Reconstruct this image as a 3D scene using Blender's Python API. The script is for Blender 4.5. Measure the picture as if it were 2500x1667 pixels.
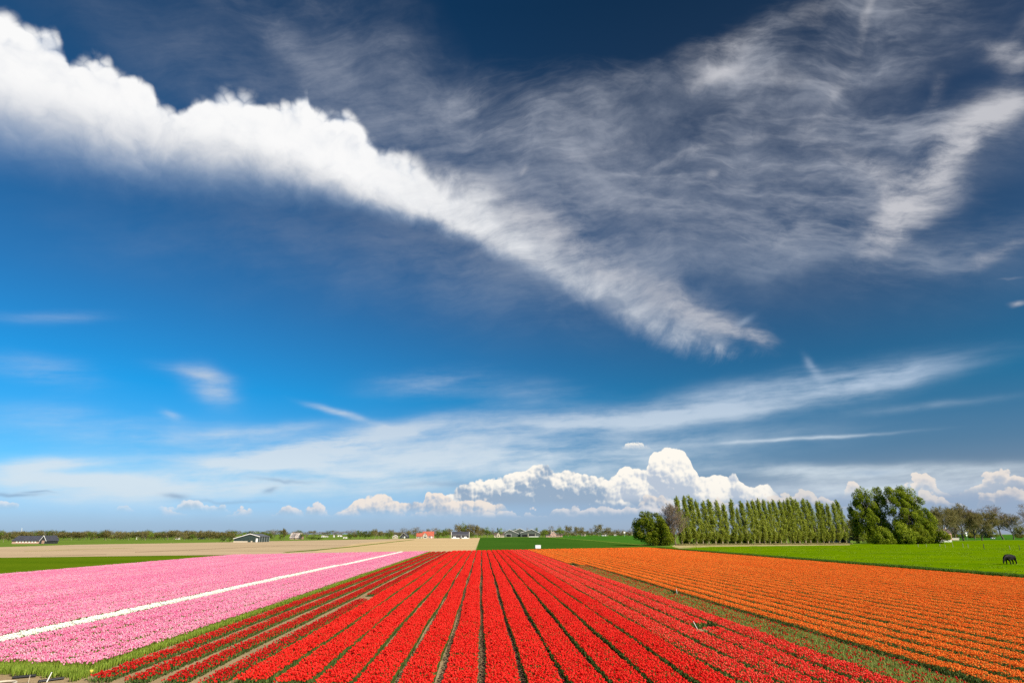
import bpy, bmesh, math, random
import numpy as np
from mathutils import Vector, Matrix

# ------------------------------------------------------------------ clear
for _o in list(bpy.data.objects):
    bpy.data.objects.remove(_o)
scene = bpy.context.scene
COL = scene.collection

# ------------------------------------------------------------------ camera
CAM_H = 5.3
cam_d = bpy.data.cameras.new('camera')
cam_d.sensor_width = 36.0
cam_d.lens = 21.0
cam_d.clip_start = 0.1
cam_d.clip_end = 20000.0
cam = bpy.data.objects.new('camera', cam_d)
COL.objects.link(cam)
cam.location = (0.0, 0.0, CAM_H)
cam.rotation_euler = (math.radians(90 + 17.8314), 0.0, math.radians(-2.7655))
scene.camera = cam

# ------------------------------------------------------------------ exposure
scene.view_settings.view_transform = 'Standard'
scene.view_settings.look = 'None'
scene.view_settings.gamma = 1.0
scene.view_settings.use_curve_mapping = False
EXPOSURE = 0.75
scene.view_settings.exposure = EXPOSURE
scene.cycles.max_bounces = 6
scene.cycles.diffuse_bounces = 3
scene.cycles.glossy_bounces = 2
scene.cycles.transmission_bounces = 3
scene.cycles.transparent_max_bounces = 6
scene.cycles.use_adaptive_sampling = True
scene.cycles.adaptive_threshold = 0.015
scene.cycles.adaptive_min_samples = 16
scene.cycles.use_denoising = False

# ------------------------------------------------------------------ sun
SUN_EL, SUN_AZ = 38.0, 137.0          # azimuth clockwise from +Y: behind the camera, to the right
sun_d = bpy.data.lights.new('sun', 'SUN')
sun_d.energy = 4.8
sun_d.angle = math.radians(0.53)
sun_d.color = (1.0, 0.93, 0.82)
sun = bpy.data.objects.new('sun', sun_d)
COL.objects.link(sun)
_e, _a = math.radians(SUN_EL), math.radians(SUN_AZ)
SUN_DIR = Vector((math.sin(_a) * math.cos(_e), math.cos(_a) * math.cos(_e), math.sin(_e)))
sun.rotation_euler = SUN_DIR.to_track_quat('Z', 'Y').to_euler()
sun.location = (60, -60, 80)

# ------------------------------------------------------------------ sky (world)
world = bpy.data.worlds.new('World')
scene.world = world
world.use_nodes = True
WT = world.node_tree
WT.nodes.clear()
world.cycles.sampling_method = 'MANUAL'
world.cycles.sample_map_resolution = 512


class S:
    """a float or vector socket with arithmetic, so that the sky reads like formulas"""
    def __init__(self, sock):
        self.s = sock

    def __add__(self, o): return M('ADD', self, o)
    __radd__ = __add__
    def __sub__(self, o): return M('SUBTRACT', self, o)
    def __rsub__(self, o): return M('SUBTRACT', o, self)
    def __mul__(self, o): return M('MULTIPLY', self, o)
    __rmul__ = __mul__
    def __truediv__(self, o): return M('DIVIDE', self, o)
    def __rtruediv__(self, o): return M('DIVIDE', o, self)
    def __neg__(self): return M('MULTIPLY', self, -1.0)


def put(inp, v):
    if isinstance(v, S):
        WT.links.new(v.s, inp)
    else:
        inp.default_value = v


def M(op, a, b=0.0, c=None):
    n = WT.nodes.new('ShaderNodeMath')
    n.operation = op
    put(n.inputs[0], a)
    put(n.inputs[1], b)
    if c is not None:
        put(n.inputs[2], c)
    return S(n.outputs[0])


def clamp01(a):
    r = M('ADD', a, 0.0)
    r.s.node.use_clamp = True
    return r


def smooth(lo, hi, x, a=0.0, b=1.0):
    n = WT.nodes.new('ShaderNodeMapRange')
    n.interpolation_type = 'SMOOTHSTEP'
    put(n.inputs[0], x); put(n.inputs[1], lo); put(n.inputs[2], hi)
    put(n.inputs[3], a); put(n.inputs[4], b)
    return S(n.outputs[0])


def lin(lo, hi, x, a=0.0, b=1.0):
    n = WT.nodes.new('ShaderNodeMapRange')
    n.clamp = True
    put(n.inputs[0], x); put(n.inputs[1], lo); put(n.inputs[2], hi)
    put(n.inputs[3], a); put(n.inputs[4], b)
    return S(n.outputs[0])


def vec(x, y, z=0.0):
    n = WT.nodes.new('ShaderNodeCombineXYZ')
    put(n.inputs[0], x); put(n.inputs[1], y); put(n.inputs[2], z)
    return S(n.outputs[0])


def sep(v):
    n = WT.nodes.new('ShaderNodeSeparateXYZ')
    put(n.inputs[0], v)
    return S(n.outputs[0]), S(n.outputs[1]), S(n.outputs[2])


def MA(a, b, c):
    return M('MULTIPLY_ADD', a, b, c)


def turned(uv, loc=(0, 0), rot=0.0, scl=(1, 1)):
    """the pair uv in a frame at loc, turned by rot degrees, with unit lengths scl"""
    c, s_ = math.cos(math.radians(rot)), math.sin(math.radians(rot))
    u, v = uv
    x = MA(u, c / scl[0], MA(v, s_ / scl[0], -(loc[0] * c + loc[1] * s_) / scl[0]))
    y = MA(u, -s_ / scl[1], MA(v, c / scl[1], -(-loc[0] * s_ + loc[1] * c) / scl[1]))
    return x, y


def noise(v, scale, detail=4.0, rough=0.5, dist=0.0, lac=2.0, col=False, w=None):
    n = WT.nodes.new('ShaderNodeTexNoise')
    n.noise_dimensions = '2D' if w is None else '3D'
    put(n.inputs['Vector'], vec(*v))
    n.inputs['Scale'].default_value = scale
    n.inputs['Detail'].default_value = detail
    n.inputs['Roughness'].default_value = rough
    n.inputs['Lacunarity'].default_value = lac
    n.inputs['Distortion'].default_value = dist
    if col:
        c = WT.nodes.new('ShaderNodeSeparateColor')
        WT.links.new(n.outputs['Color'], c.inputs[0])
        return S(c.outputs[0]), S(c.outputs[1])
    return S(n.outputs['Fac'])


def cells(v, scale, seed):
    n = WT.nodes.new('ShaderNodeTexVoronoi')
    n.voronoi_dimensions = '2D'
    n.feature = 'F1'
    put(n.inputs['Vector'], vec(v[0] + seed, v[1] + seed * 0.7))
    n.inputs['Scale'].default_value = scale
    d = S(n.outputs['Distance'])
    return 1.0 - d * d * 1.3


def puffs(v, scale, seed=0.0):
    """rounded bumps on rounded bumps, about 0..1"""
    return cells(v, scale, seed) * 0.58 + cells(v, scale * 2.3, seed + 11) * 0.28 + cells(v, scale * 5.1, seed + 23) * 0.14


def blob(uv, loc, rot, size):
    x, y = turned(uv, loc, rot, size)
    return M('POWER', 0.36788, MA(x, x, y * y))


def grouped(name, fn, ins, outs):
    """run fn on a node group of its own: ins are float sockets, outs the kinds of what fn returns"""
    global WT
    g = bpy.data.node_groups.new(name, 'ShaderNodeTree')
    for i in range(len(ins)):
        g.interface.new_socket('in%d' % i, in_out='INPUT', socket_type='NodeSocketFloat')
    for i, k in enumerate(outs):
        g.interface.new_socket('out%d' % i, in_out='OUTPUT', socket_type='NodeSocket' + k)
    outer, WT = WT, g
    gi, go = g.nodes.new('NodeGroupInput'), g.nodes.new('NodeGroupOutput')
    res = fn(*[S(gi.outputs[i]) for i in range(len(ins))])
    for i, r in enumerate(res):
        put(go.inputs[i], r)
    WT = outer
    n = WT.nodes.new('ShaderNodeGroup')
    n.node_tree = g
    for i, v in enumerate(ins):
        put(n.inputs[i], v)
    return [S(n.outputs[i]) for i in range(len(outs))]


def blobs(uv, items):
    return grouped('soft_patches', lambda u, v: [_blobs((u, v), items)], uv, ['Float'])[0]


def _blobs(uv, items):
    t = None
    for loc, rot, size, wgt in items:
        b = blob(uv, loc, rot, size)
        t = b * wgt if t is None else MA(b, wgt, t)
    return t


def curve(x, pts, lo, hi):
    """piecewise profile: pts are (x, y) in degrees; returns the height at x"""
    n = WT.nodes.new('ShaderNodeFloatCurve')
    x0, x1 = pts[0][0], pts[-1][0]
    put(n.inputs[1], lin(x0, x1, x))
    c = n.mapping.curves[0]
    n.mapping.use_clip = False
    P = [((a - x0) / (x1 - x0), (b - lo) / (hi - lo)) for a, b in pts]
    c.points[0].location = P[0]
    c.points[1].location = P[-1]
    for p in P[1:-1]:
        c.points.new(*p)
    for p in c.points:
        p.handle_type = 'AUTO_CLAMPED'
    n.mapping.update()
    return S(n.outputs[0]) * (hi - lo) + lo


def ramp(x, stops):
    n = WT.nodes.new('ShaderNodeValToRGB')
    el = n.color_ramp.elements
    el[0].position, el[0].color = stops[0][0], (*stops[0][1], 1)
    el[1].position, el[1].color = stops[-1][0], (*stops[-1][1], 1)
    for p, c in stops[1:-1]:
        e = el.new(p)
        e.color = (*c, 1)
    n.color_ramp.interpolation = 'LINEAR'
    put(n.inputs[0], x)
    return S(n.outputs[0])


def cmix(f, a, b, mode='MIX'):
    n = WT.nodes.new('ShaderNodeMix')
    n.data_type = 'RGBA'
    n.blend_type = mode
    n.clamp_result = False
    put(n.inputs[0], f)
    for i, v in ((6, a), (7, b)):
        put(n.inputs[i], v if isinstance(v, S) else (*v, 1))
    return S(n.outputs[2])


def srgb(r, g, b):
    f = lambda c: (c / 255 / 12.92) if c < 10.3 else ((c / 255 + 0.055) / 1.055) ** 2.4
    k = 10.0 * 2.0 ** -EXPOSURE
    return (f(r) * k, f(g) * k, f(b) * k)


_tc = WT.nodes.new('ShaderNodeTexCoord')
DIRX, DIRY, DIRZ = sep(S(_tc.outputs['Generated']))
# stereographic degrees round the row direction (+Y): conformal, without a seam
_k = 114.59 / M('MAXIMUM', DIRY + 1.0, 0.02)
U = DIRX * _k
V = DIRZ * _k
P = (U, V)

# clear air: Nishita, deepened as through a polariser
_sky = WT.nodes.new('ShaderNodeTexSky')
_sky.sky_type = 'NISHITA'
_sky.sun_disc = False
_sky.sun_elevation = math.radians(SUN_EL)
_sky.sun_rotation = math.radians(SUN_AZ)
_sky.air_density = 1.0
_sky.dust_density = 0.5
_sky.ozone_density = 2.0
air = S(_sky.outputs[0])
tint = ramp(DIRZ, [(0.0, (.30, .48, .90)), (.06, (.30, .50, .72)), (.12, (.17, .46, .68)), (.208, (.050, .46, .70)),
                   (.342, (.115, .38, .56)), (.574, (.115, .285, .40)), (.731, (.050, .20, .30)), (1.0, (.06, .20, .34))])
_hx = DIRX / M('SQRT', M('MAXIMUM', 1.0 - DIRZ * DIRZ, 0.001))
side = smooth(-0.7, 0.7, _hx)
tint = cmix(1.0, tint, cmix(side, (.85, 1.20, 1.26), (1.25, .74, .68)), 'MULTIPLY')
tint = cmix(smooth(0.09, 0.0, DIRZ), tint, cmix(side, (.38, .56, .98), (.52, .64, 1.08)))
tint = cmix(1.0, tint, (.84, .84, .84), 'MULTIPLY')


def background(c):
    n = WT.nodes.new('ShaderNodeBackground')
    put(n.inputs[0], c if isinstance(c, S) else (*c, 1))
    n.inputs[1].default_value = 0.1
    return n.outputs[0]


def over(sky, alpha, colour):
    """a cloud layer of that opacity in front of the sky"""
    n = WT.nodes.new('ShaderNodeMixShader')
    put(n.inputs[0], alpha)
    WT.links.new(sky, n.inputs[1])
    WT.links.new(background(colour), n.inputs[2])
    return n.outputs[0]


SKY = background(cmix(1.0, air, tint, 'MULTIPLY'))

# ---------------- high cirrus
wx, wy = noise(turned(P, (3, 9)), 0.07, 3.0, 0.5, col=True)
w2x, w2y = noise(turned(P, (40, 9)), 0.25, 3.0, 0.55, col=True)
PW = (MA(wx - 0.5, 7.0, U), MA(wy - 0.5, 7.0, V))
PW2 = (MA(wx - 0.5, 4.0, MA(w2x - 0.5, 2.6, U)), MA(wy - 0.5, 4.0, MA(w2y - 0.5, 2.6, V)))
PS = (MA(wx - 0.5, 1.6, MA(w2x - 0.5, 0.8, U)), MA(wy - 0.5, 1.0, MA(w2y - 0.5, 0.3, V)))
PF = (MA(wx - 0.5, 6.0, U), MA(wy - 0.5, 4.5, V))
PG = (MA(wx - 0.5, 4.0, MA(w2x - 0.5, 0.9, U)), MA(wy - 0.5, 4.0, MA(w2y - 0.5, 0.9, V)))
# fibres: long and thin, lying a little down to the left; finer ones on top
fib_a = noise(turned(PF, (0, 0), 14, (3.6, 0.95)), 0.34, 7.0, 0.66)
fib_b = noise(turned(PF, (20, 5), -14, (3.2, 0.95)), 0.32, 7.0, 0.66)
clot = noise(turned(PW2, (7, 3), 0, (1.5, 0.9)), 0.17, 6.0, 0.60)
_fb = smooth(5.0, 28.0, U)
fibre = fib_a * (1.0 - _fb) + fib_b * _fb
fib_c = noise(turned(PS, (0, 40), 4, (5.0, 0.8)), 0.40, 6.0, 0.6)
VEIL = [
 ((-28.88, 41.57), -20, (12.89, 4.41), 0.22), ((-18.64, 37.47), -22, (12.00, 3.75), 0.22), ((-3.00, 45.65), -15, (11.44, 5.31), 0.16), ((-32.50, 23.86), -4, (12.98, 2.78), 0.1),
 ((-11.80, 44.23), -22, (22.43, 5.14), 0.258), ((-22.31, 45.64), -27, (12.87, 1.37), 0.224), ((-7.76, 37.79), -22, (16.64, 5.23), 0.224), ((6.66, 33.11), -12, (20.32, 9.19), 0.248),
 ((22.67, 30.06), 0, (21.70, 8.59), 0.248), ((2.46, 38.23), 0, (13.68, 5.86), 0.189), ((31.13, 35.78), 0, (13.91, 8.43), 0.31), ((20.61, 41.47), 5, (12.87, 5.06), 0.241),
 ((33.33, 44.24), 10, (11.54, 5.77), 0.31), ((42.23, 30.33), 40, (9.28, 8.21), 0.292), ((12.81, 25.34), -6, (18.98, 3.32), 0.224), ((36.66, 23.65), 0, (13.38, 1.91), 0.241),
 ((-19.14, 27.82), -5, (26.19, 4.80), 0.172), ((-3.45, 23.67), -3, (20.03, 5.72), 0.206), ((18.76, 25.52), 0, (13.82, 2.76), 0.103), ((45.52, 20.66), 10, (6.58, 1.97), 0.172),
 ((4.32, 48.42), 0, (6.73, 5.39), -0.292), ((29.84, 44.26), 70, (3.98, 2.39), -0.292), ((44.31, 38.70), -8, (4.95, 1.81), -0.473), ((45.91, 27.12), 30, (3.42, 1.71), -0.301),
 ((16.49, 47.33), 5, (11.35, 2.62), -0.241), ((21.81, 40.04), 0, (5.97, 1.28), -0.155), ((34.49, 27.34), 10, (4.47, 1.49), -0.215), ((-37.52, 41.20), 0, (10.58, 5.29), 0.0172),
]
WISPS = [
 ((43.01, 32.56), 56, (6.68, 1.88), 0.95), ((38.88, 26.77), 42, (4.76, 2.38), 0.72), ((41.36, 34.87), 56, (4.98, 2.80), 0.3), ((45.50, 35.97), 15, (2.93, 1.11), 0.6), ((35.60, 33.64), -28, (5.74, 1.08), 0.55),
 ((38.34, 30.22), -50, (2.25, 1.13), 0.55), ((22.41, 45.19), 8, (4.99, 1.73), 0.62), ((21.35, 42.72), 15, (3.49, 0.85), 0.45), ((27.76, 42.01), -12, (6.28, 0.96), 0.42),
 ((30.40, 47.19), 30, (2.52, 1.80), 0.36), ((34.49, 44.92), 66, (6.57, 0.59), 0.5), ((45.96, 41.05), -25, (2.95, 0.83), 0.62), ((47.01, 42.97), 40, (2.03, 1.31), 0.42),
 ((21.49, 36.43), 9, (8.52, 0.62), 0.4), ((28.27, 32.68), -2, (8.01, 0.44), 0.32), ((11.93, 37.36), 14, (9.80, 0.73), 0.28), ((19.37, 34.63), 0, (1.02, 0.31), 0.5),
 ((22.86, 33.90), 35, (0.77, 0.46), 0.7), ((3.42, 34.69), 40, (0.58, 0.37), 0.5), ((45.70, 23.18), 26, (3.35, 0.89), 0.62), ((46.18, 18.70), 10, (0.66, 0.30), 0.8),
 ((46.07, 20.59), 4, (0.93, 0.14), 0.4), ((-1.57, 32.20), -27, (10.66, 2.71), 0.3), ((5.88, 28.68), -27, (10.66, 2.62), 0.36), ((13.60, 24.51), -27, (9.60, 2.24), 0.42), ((20.20, 20.72), -30, (5.74, 1.53), 0.52), ((23.87, 18.40), -28, (3.32, 1.03), 0.6), ((26.01, 17.26), -35, (1.44, 0.72), 0.4), ((41.29, 39.53), 70, (1.89, 0.79), 0.3), ((31.81, 37.56), 0, (7.11, 2.13), 0.2),
]
FILS = [
 ((20.54, 43.72), 6, (16.36, 4.67), 0.62), ((34.33, 44.77), 20, (11.39, 4.83), 0.62), ((22.66, 34.77), 4, (19.93, 4.98), 0.7), ((38.53, 32.06), 30, (10.69, 6.48), 0.75),
 ((2.44, 39.39), -10, (12.42, 4.97), 0.42), ((-11.80, 45.33), -22, (16.55, 3.55), 0.42), ((12.81, 28.98), 0, (16.98, 3.64), 0.45), ((42.83, 23.23), 14, (8.85, 2.07), 0.55),
 ((-7.72, 35.07), -25, (12.09, 2.82), 0.3), ((22.62, 26.09), 2, (17.13, 2.28), 0.4), ((-22.31, 45.64), -26, (10.91, 1.45), 0.4), ((29.84, 44.26), 70, (3.26, 1.99), -0.5), ((44.31, 38.70), -8, (4.20, 1.50), -0.8), ((14.88, 47.80), 5, (7.97, 2.19), -0.45),
]
STREAKS = [
 ((-36.98, 12.91), -6, (4.10, 1.31), 0.42), ((-24.67, 12.80), -30, (2.48, 1.45), 0.62), ((-26.25, 13.73), -6, (3.09, 0.65), 0.42), ((-27.63, 10.07), -10, (0.94, 0.38), 0.45),
 ((-4.79, 13.94), 6, (6.27, 1.33), 0.48), ((-37.25, 17.61), 8, (4.45, 0.67), 0.3), ((-13.81, 11.05), -14, (2.76, 0.33), 0.62), ((-7.71, 9.22), -10, (1.67, 0.27), 0.65),
 ((-14.67, 7.71), 13, (8.69, 1.01), 0.95), ((-19.79, 6.04), 0, (4.42, 0.48), 0.42), ((-34.82, 5.57), 4, (3.27, 0.49), 0.52), ((-31.67, 4.27), 2, (3.72, 0.43), 0.62),
 ((-37.10, 4.83), 0, (2.32, 0.77), 0.4), ((-12.32, 5.39), -6, (4.73, 0.51), 0.5), ((-29.44, 8.37), 3, (12.70, 1.21), 0.26), ((-21.23, 6.91), 4, (21.85, 1.34), 0.22), ((-30.30, 3.87), 0, (18.99, 0.99), 0.36), ((-6.89, 7.97), 5, (19.76, 2.09), 0.22), ((2.75, 7.11), 3, (16.30, 1.75), 0.34), ((18.12, 8.35), 2, (18.50, 1.48), 0.24), ((-36.78, 9.49), 2, (8.12, 1.08), 0.22), ((-14.01, 3.98), 0, (17.80, 1.07), 0.32), ((-19.74, 9.15), 10, (6.93, 0.62), 0.24),
 ((27.50, 12.86), 7, (13.93, 1.46), 0.62), ((35.90, 13.34), 8, (4.75, 1.20), 0.52), ((18.26, 10.77), 4, (13.16, 0.90), 0.46), ((40.22, 10.88), 3, (7.31, 0.41), 0.26),
 ((11.74, 10.17), 3, (13.51, 0.77), 0.34), ((29.50, 8.31), 2, (7.35, 0.17), 0.42), ((4.71, 12.94), 4, (5.97, 1.43), 0.26), ((1.56, 10.57), 3, (8.67, 1.02), 0.28),
 ((30.37, 15.00), -60, (1.37, 0.45), 0.34), ((24.84, 19.33), 25, (1.32, 0.44), 0.3), ((-3.01, 5.94), 2, (19.10, 1.72), 0.36), ((-32.99, 2.82), 0, (11.68, 1.00), 0.34),
 ((32.76, 5.35), -1, (12.72, 0.64), 0.6), ((34.75, 3.83), 0, (14.69, 1.22), 0.62), ((12.36, 5.95), 2, (11.34, 1.13), 0.3),
]
tex = fibre * 0.52 + clot * 0.48
a_veil = smooth(0.0, 1.25, blobs(PW, VEIL) * lin(0.32, 0.72, tex, 0.50, 1.55))
SKY = over(SKY, a_veil * 0.70, cmix(smooth(6, 30, V), srgb(190, 212, 232), srgb(160, 168, 184)))
# filaments: ridges of long noise, lying with the wind
_n1 = noise(turned(PF, (11, 4), 13, (5.0, 1.2)), 0.24, 5.0, 0.60)
_n2 = noise(turned(PF, (3, 31), -9, (4.5, 1.2)), 0.24, 5.0, 0.60)
_fr = smooth(16.0, 30.0, U + V * 0.3)
_n = _n1 * (1.0 - _fr) + _n2 * _fr
ridge = clamp01(1.0 - M('ABSOLUTE', _n - 0.5) * 6.0)
a_fil = smooth(0.05, 1.0, blobs(PF, FILS) * (ridge * ridge * 0.45 + smooth(0.38, 0.72, tex) * 0.55))
SKY = over(SKY, a_fil * 0.42, cmix(smooth(6, 30, V), srgb(205, 218, 232), srgb(192, 196, 206)))
a_low = smooth(0.0, 1.25, blobs(PS, STREAKS) * lin(0.30, 0.68, fib_c * 0.6 + fib_a * 0.15 + clot * 0.25, 0.35, 1.95))
SKY = over(SKY, a_low * 0.9, cmix(smooth(4, 16, V), srgb(218, 230, 238), srgb(176, 196, 220)))
a_wisp = smooth(0.08, 1.95, blobs(PG, WISPS) * lin(0.33, 0.67, tex, 0.12, 2.15))
SKY = over(SKY, a_wisp * 0.85, srgb(206, 206, 211))

# ---------------- far cumulus along the horizon, from the farthest bank to the nearest
_q = (MA(w2x - 0.5, 0.5, U), MA(w2y - 0.5, 0.5, V))


def relief_pair(scale, seed):
    """bumps, and how far they face the sun in the upper right"""
    def f(u, v):
        h = puffs((u, v), scale, seed)
        return h, (h - puffs((u + 0.13 / scale, v + 0.17 / scale), scale, seed)) * 1.7
    return grouped('billows', f, _q, ['Float', 'Float'])


HB, RB = relief_pair(0.70, 7.7)
HS, RS = relief_pair(2.2, 4.4)
BIG = noise(turned(_q, (5, 2)), 0.32, 3.0, 0.5)


def bank(sky, top, base_v, edge, disp, lit, shade, depth, soft=0.25, fade=1.0, small=False, keep=0.25, drop=2.8, rough=0.0):
    """a cumulus bank: outline = top profile + rounded bumps; sunlit from the upper right"""
    def f(U, V, h1, relief, big):
        lo = min(p[1] for p in top) - 1.0
        hi = max(p[1] for p in top) + 1.0
        t = curve(U, top, lo, hi)
        d = t - V + (h1 - 0.62) * disp + (big - 0.5) * rough
        inside = smooth(0.0, edge, d) * smooth(-soft - 0.1, soft + 0.5, V - base_v + (big - 0.5) * 0.3) * smooth(0.02, 0.25, t - base_v)
        ends = smooth(top[0][0], top[0][0] + 1.2, U) * smooth(top[-1][0], top[-1][0] - 1.2, U)
        s = smooth(0.0, 1.0, 1.0 - d / depth + relief + (big - 0.5) * 2.0)
        inside = inside * smooth(drop * depth, 0.8 * depth, d + (big - 0.5) * 1.5, keep, 1.0)
        return inside * ends * fade, cmix(s, shade, lit)
    a, c = grouped('cumulus_bank', f, (U, V, HS if small else HB, RS if small else RB, BIG), ['Float', 'Color'])
    return over(sky, a, c)

darks = blobs((MA(w2x - 0.5, 1.6, U), w2y - 0.5 + V), [((-37.56, 3.01), 2, (1.52, 0.15), 0.7), ((-36.18, 3.27), 0, (0.89, 0.08), 0.6), ((-26.33, 3.07), -6, (0.93, 0.22), 0.7), ((-18.59, 3.71), 20, (0.61, 0.24), 0.6),
                            ((-17.75, 4.58), -4, (2.08, 0.14), 0.5), ((-2.20, 4.38), 2, (4.56, 0.23), 0.45), ((-22.08, 2.68), 0, (3.91, 0.13), 0.35), ((21.92, 5.30), 6, (2.14, 0.28), 0.3),
                            ((34.30, 5.07), 6, (1.86, 0.25), 0.45), ((-6.54, 0.62), 0, (32.94, 0.81), 0.35), ((38.92, 2.07), 0, (9.94, 0.80), 0.45), ((12.17, 1.89), 0, (11.16, 0.74), 0.4)])
SKY = over(SKY, clamp01(darks), srgb(138, 166, 196))
WARM = srgb(255, 250, 240)
PEACH = srgb(250, 236, 222)
GREY = srgb(152, 174, 198)
# thin far line of cloud, low
SKY = bank(SKY, [(-27.54, 1.34), (-26.11, 1.99), (-24.49, 1.49), (-23.23, 1.57), (-21.35, 2.03), (-19.30, 1.53), (-17.69, 2.27), (-15.28, 2.36), (-13.47, 1.77), (-12.07, 1.99), (-10.24, 1.57), (-6.61, 1.87), (-2.89, 2.10), (2.77, 1.82), (6.55, 2.15), (12.19, 2.25), (16.63, 2.38), (19.51, 2.23), (22.99, 1.67)],
           1.60, 0.14, 1.1, srgb(238, 232, 230), srgb(170, 188, 208), 1.0, 0.2, 0.95, False, 0.25, 2.8, 1.6)
SKY = bank(SKY, [(-41.02, 1.89), (-38.18, 2.31), (-37.44, 2.38), (-36.31, 1.83), (-30.82, 1.70), (-30.06, 2.31), (-28.52, 1.86), (-27.04, 2.08), (-24.95, 2.58), (-22.68, 2.33), (-20.67, 1.86)], 1.89, 0.16, 1.1, srgb(236, 236, 238), srgb(172, 194, 214), 0.8, 0.2, 0.85, False, 0.25, 2.8, 1.6)
SKY = bank(SKY, [(-5.16, 2.78), (-3.31, 3.34), (-1.82, 4.23), (0.08, 4.76), (1.99, 5.14), (3.92, 5.90), (5.85, 6.13), (6.80, 5.52), (8.53, 5.52), (10.42, 5.03), (12.30, 4.75), (14.52, 4.08), (17.41, 3.14), (19.52, 2.40)],
           2.25, 0.18, 0.8, WARM, GREY, 2.0, 0.3, 1.0, False, 0.75)
SKY = bank(SKY, [(11.14, 3.87), (12.32, 5.20), (13.49, 5.91), (15.05, 5.63), (15.73, 6.98), (16.43, 7.54), (18.08, 7.63), (19.07, 6.94), (19.58, 5.88), (20.52, 4.91), (21.54, 5.12), (22.82, 5.40), (23.69, 4.51), (24.67, 3.92), (25.54, 4.26), (26.30, 3.75), (26.93, 2.67)],
           2.69, 0.15, 0.75, WARM, srgb(186, 198, 214), 4.2, 0.2, 1.0, False, 1.0)
SKY = bank(SKY, [(-13.79, 1.42), (-12.10, 2.35), (-11.07, 3.07), (-9.08, 3.38), (-7.58, 2.81), (-5.53, 2.67), (-4.98, 3.77), (-3.88, 3.56), (-2.73, 3.12), (-0.47, 3.28), (1.32, 2.84), (2.58, 1.89)],
           1.74, 0.18, 0.75, PEACH, srgb(166, 184, 206), 1.7, 0.25, 0.95, False, 0.85, 4.0)
LILAC = srgb(158, 172, 194)
SKY = bank(SKY, [(27.53, 2.71), (30.22, 3.13), (31.89, 3.53), (32.75, 4.01), (34.05, 3.29), (36.72, 3.80), (37.70, 4.40), (38.79, 3.89), (40.02, 3.53), (41.17, 3.71), (42.13, 4.49), (43.26, 4.72), (44.81, 4.48), (46.16, 3.39), (48.59, 3.21), (51.07, 3.90), (53.26, 2.63)],
           3.27, 0.16, 1.5, PEACH, srgb(176, 186, 202), 1.0, 0.4, 0.75, False, 0.1, 2.6, 2.0)
SKY = bank(SKY, [(13.66, 1.89), (14.46, 2.90), (15.95, 3.19), (17.38, 2.74), (18.07, 2.23), (22.37, 2.50), (24.86, 3.05), (26.53, 2.75), (29.24, 3.08), (31.13, 2.63), (34.27, 2.67), (36.44, 2.98), (38.76, 2.81), (40.77, 2.98), (42.48, 3.34), (44.04, 3.11), (45.54, 2.82), (48.07, 3.03), (50.34, 2.54), (52.71, 2.12)],
           2.11, 0.18, 1.3, srgb(240, 228, 216), LILAC, 1.0, 0.35, 0.7, False, 0.1, 2.6, 3.2)
SKY = bank(SKY, [(11.27, 7.48), (13.00, 7.77), (13.97, 8.26), (14.73, 8.21), (15.84, 7.81), (16.57, 7.42)], 7.66, 0.16, 0.35, WARM, srgb(200, 212, 226), 1.6, 0.14, 1.0, True)
SKY = bank(SKY, [(43.94, 9.06), (44.68, 9.43), (45.36, 9.53), (46.36, 9.12), (47.08, 8.73)], 10.28, 0.18, 0.4, srgb(236, 236, 236), srgb(180, 198, 214), 1.4, 0.12, 1.0, True)

SKY = over(SKY, smooth(5.5, -0.5, V) * 0.26, cmix(side, srgb(160, 192, 218), srgb(158, 176, 198)))

# ---------------- the great cloud band

TOP = [(-56.73, 48.99), (-51.03, 46.33), (-45.45, 43.21), (-41.65, 42.67), (-40.03, 42.65), (-38.36, 42.56), (-37.38, 41.74), (-37.01, 40.41), (-35.63, 40.97), (-34.27, 41.24), (-33.42, 40.56), (-32.11, 40.10), (-30.83, 39.23), (-30.11, 38.13), (-28.87, 38.38), (-27.37, 39.68), (-25.15, 40.30), (-23.04, 40.30), (-21.06, 40.18), (-19.42, 40.86), (-17.74, 40.87), (-16.86, 39.65), (-15.46, 39.67), (-13.72, 39.48), (-11.75, 38.16), (-9.35, 37.09), (-6.93, 36.45), (-5.30, 35.52), (-2.85, 35.48), (0.03, 35.03), (1.70, 33.72), (4.20, 32.23), (6.68, 30.70), (10.38, 28.23), (14.41, 25.70), (18.32, 23.13), (20.61, 21.90), (22.82, 20.03), (24.98, 18.57), (26.75, 17.61), (27.60, 16.86)]
CORE = [(-57.06, 41.63), (-49.02, 38.85), (-41.67, 37.22), (-37.52, 37.08), (-33.02, 36.25), (-28.18, 36.13), (-23.00, 35.89), (-15.56, 34.09), (-7.64, 31.12), (-3.57, 29.72), (2.61, 27.45), (8.76, 24.36), (14.75, 21.16), (20.51, 18.79), (24.19, 17.36), (27.59, 16.82)]
BOT = [(-57.01, 33.08), (-48.78, 29.72), (-41.35, 27.88), (-35.75, 27.68), (-29.57, 28.00), (-22.79, 28.57), (-15.44, 29.15), (-9.59, 28.93), (-5.57, 28.35), (-1.48, 26.89), (2.64, 24.69), (8.75, 21.68), (12.73, 19.03), (16.60, 16.70), (21.87, 15.41), (25.19, 15.66), (27.59, 16.78)]
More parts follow.
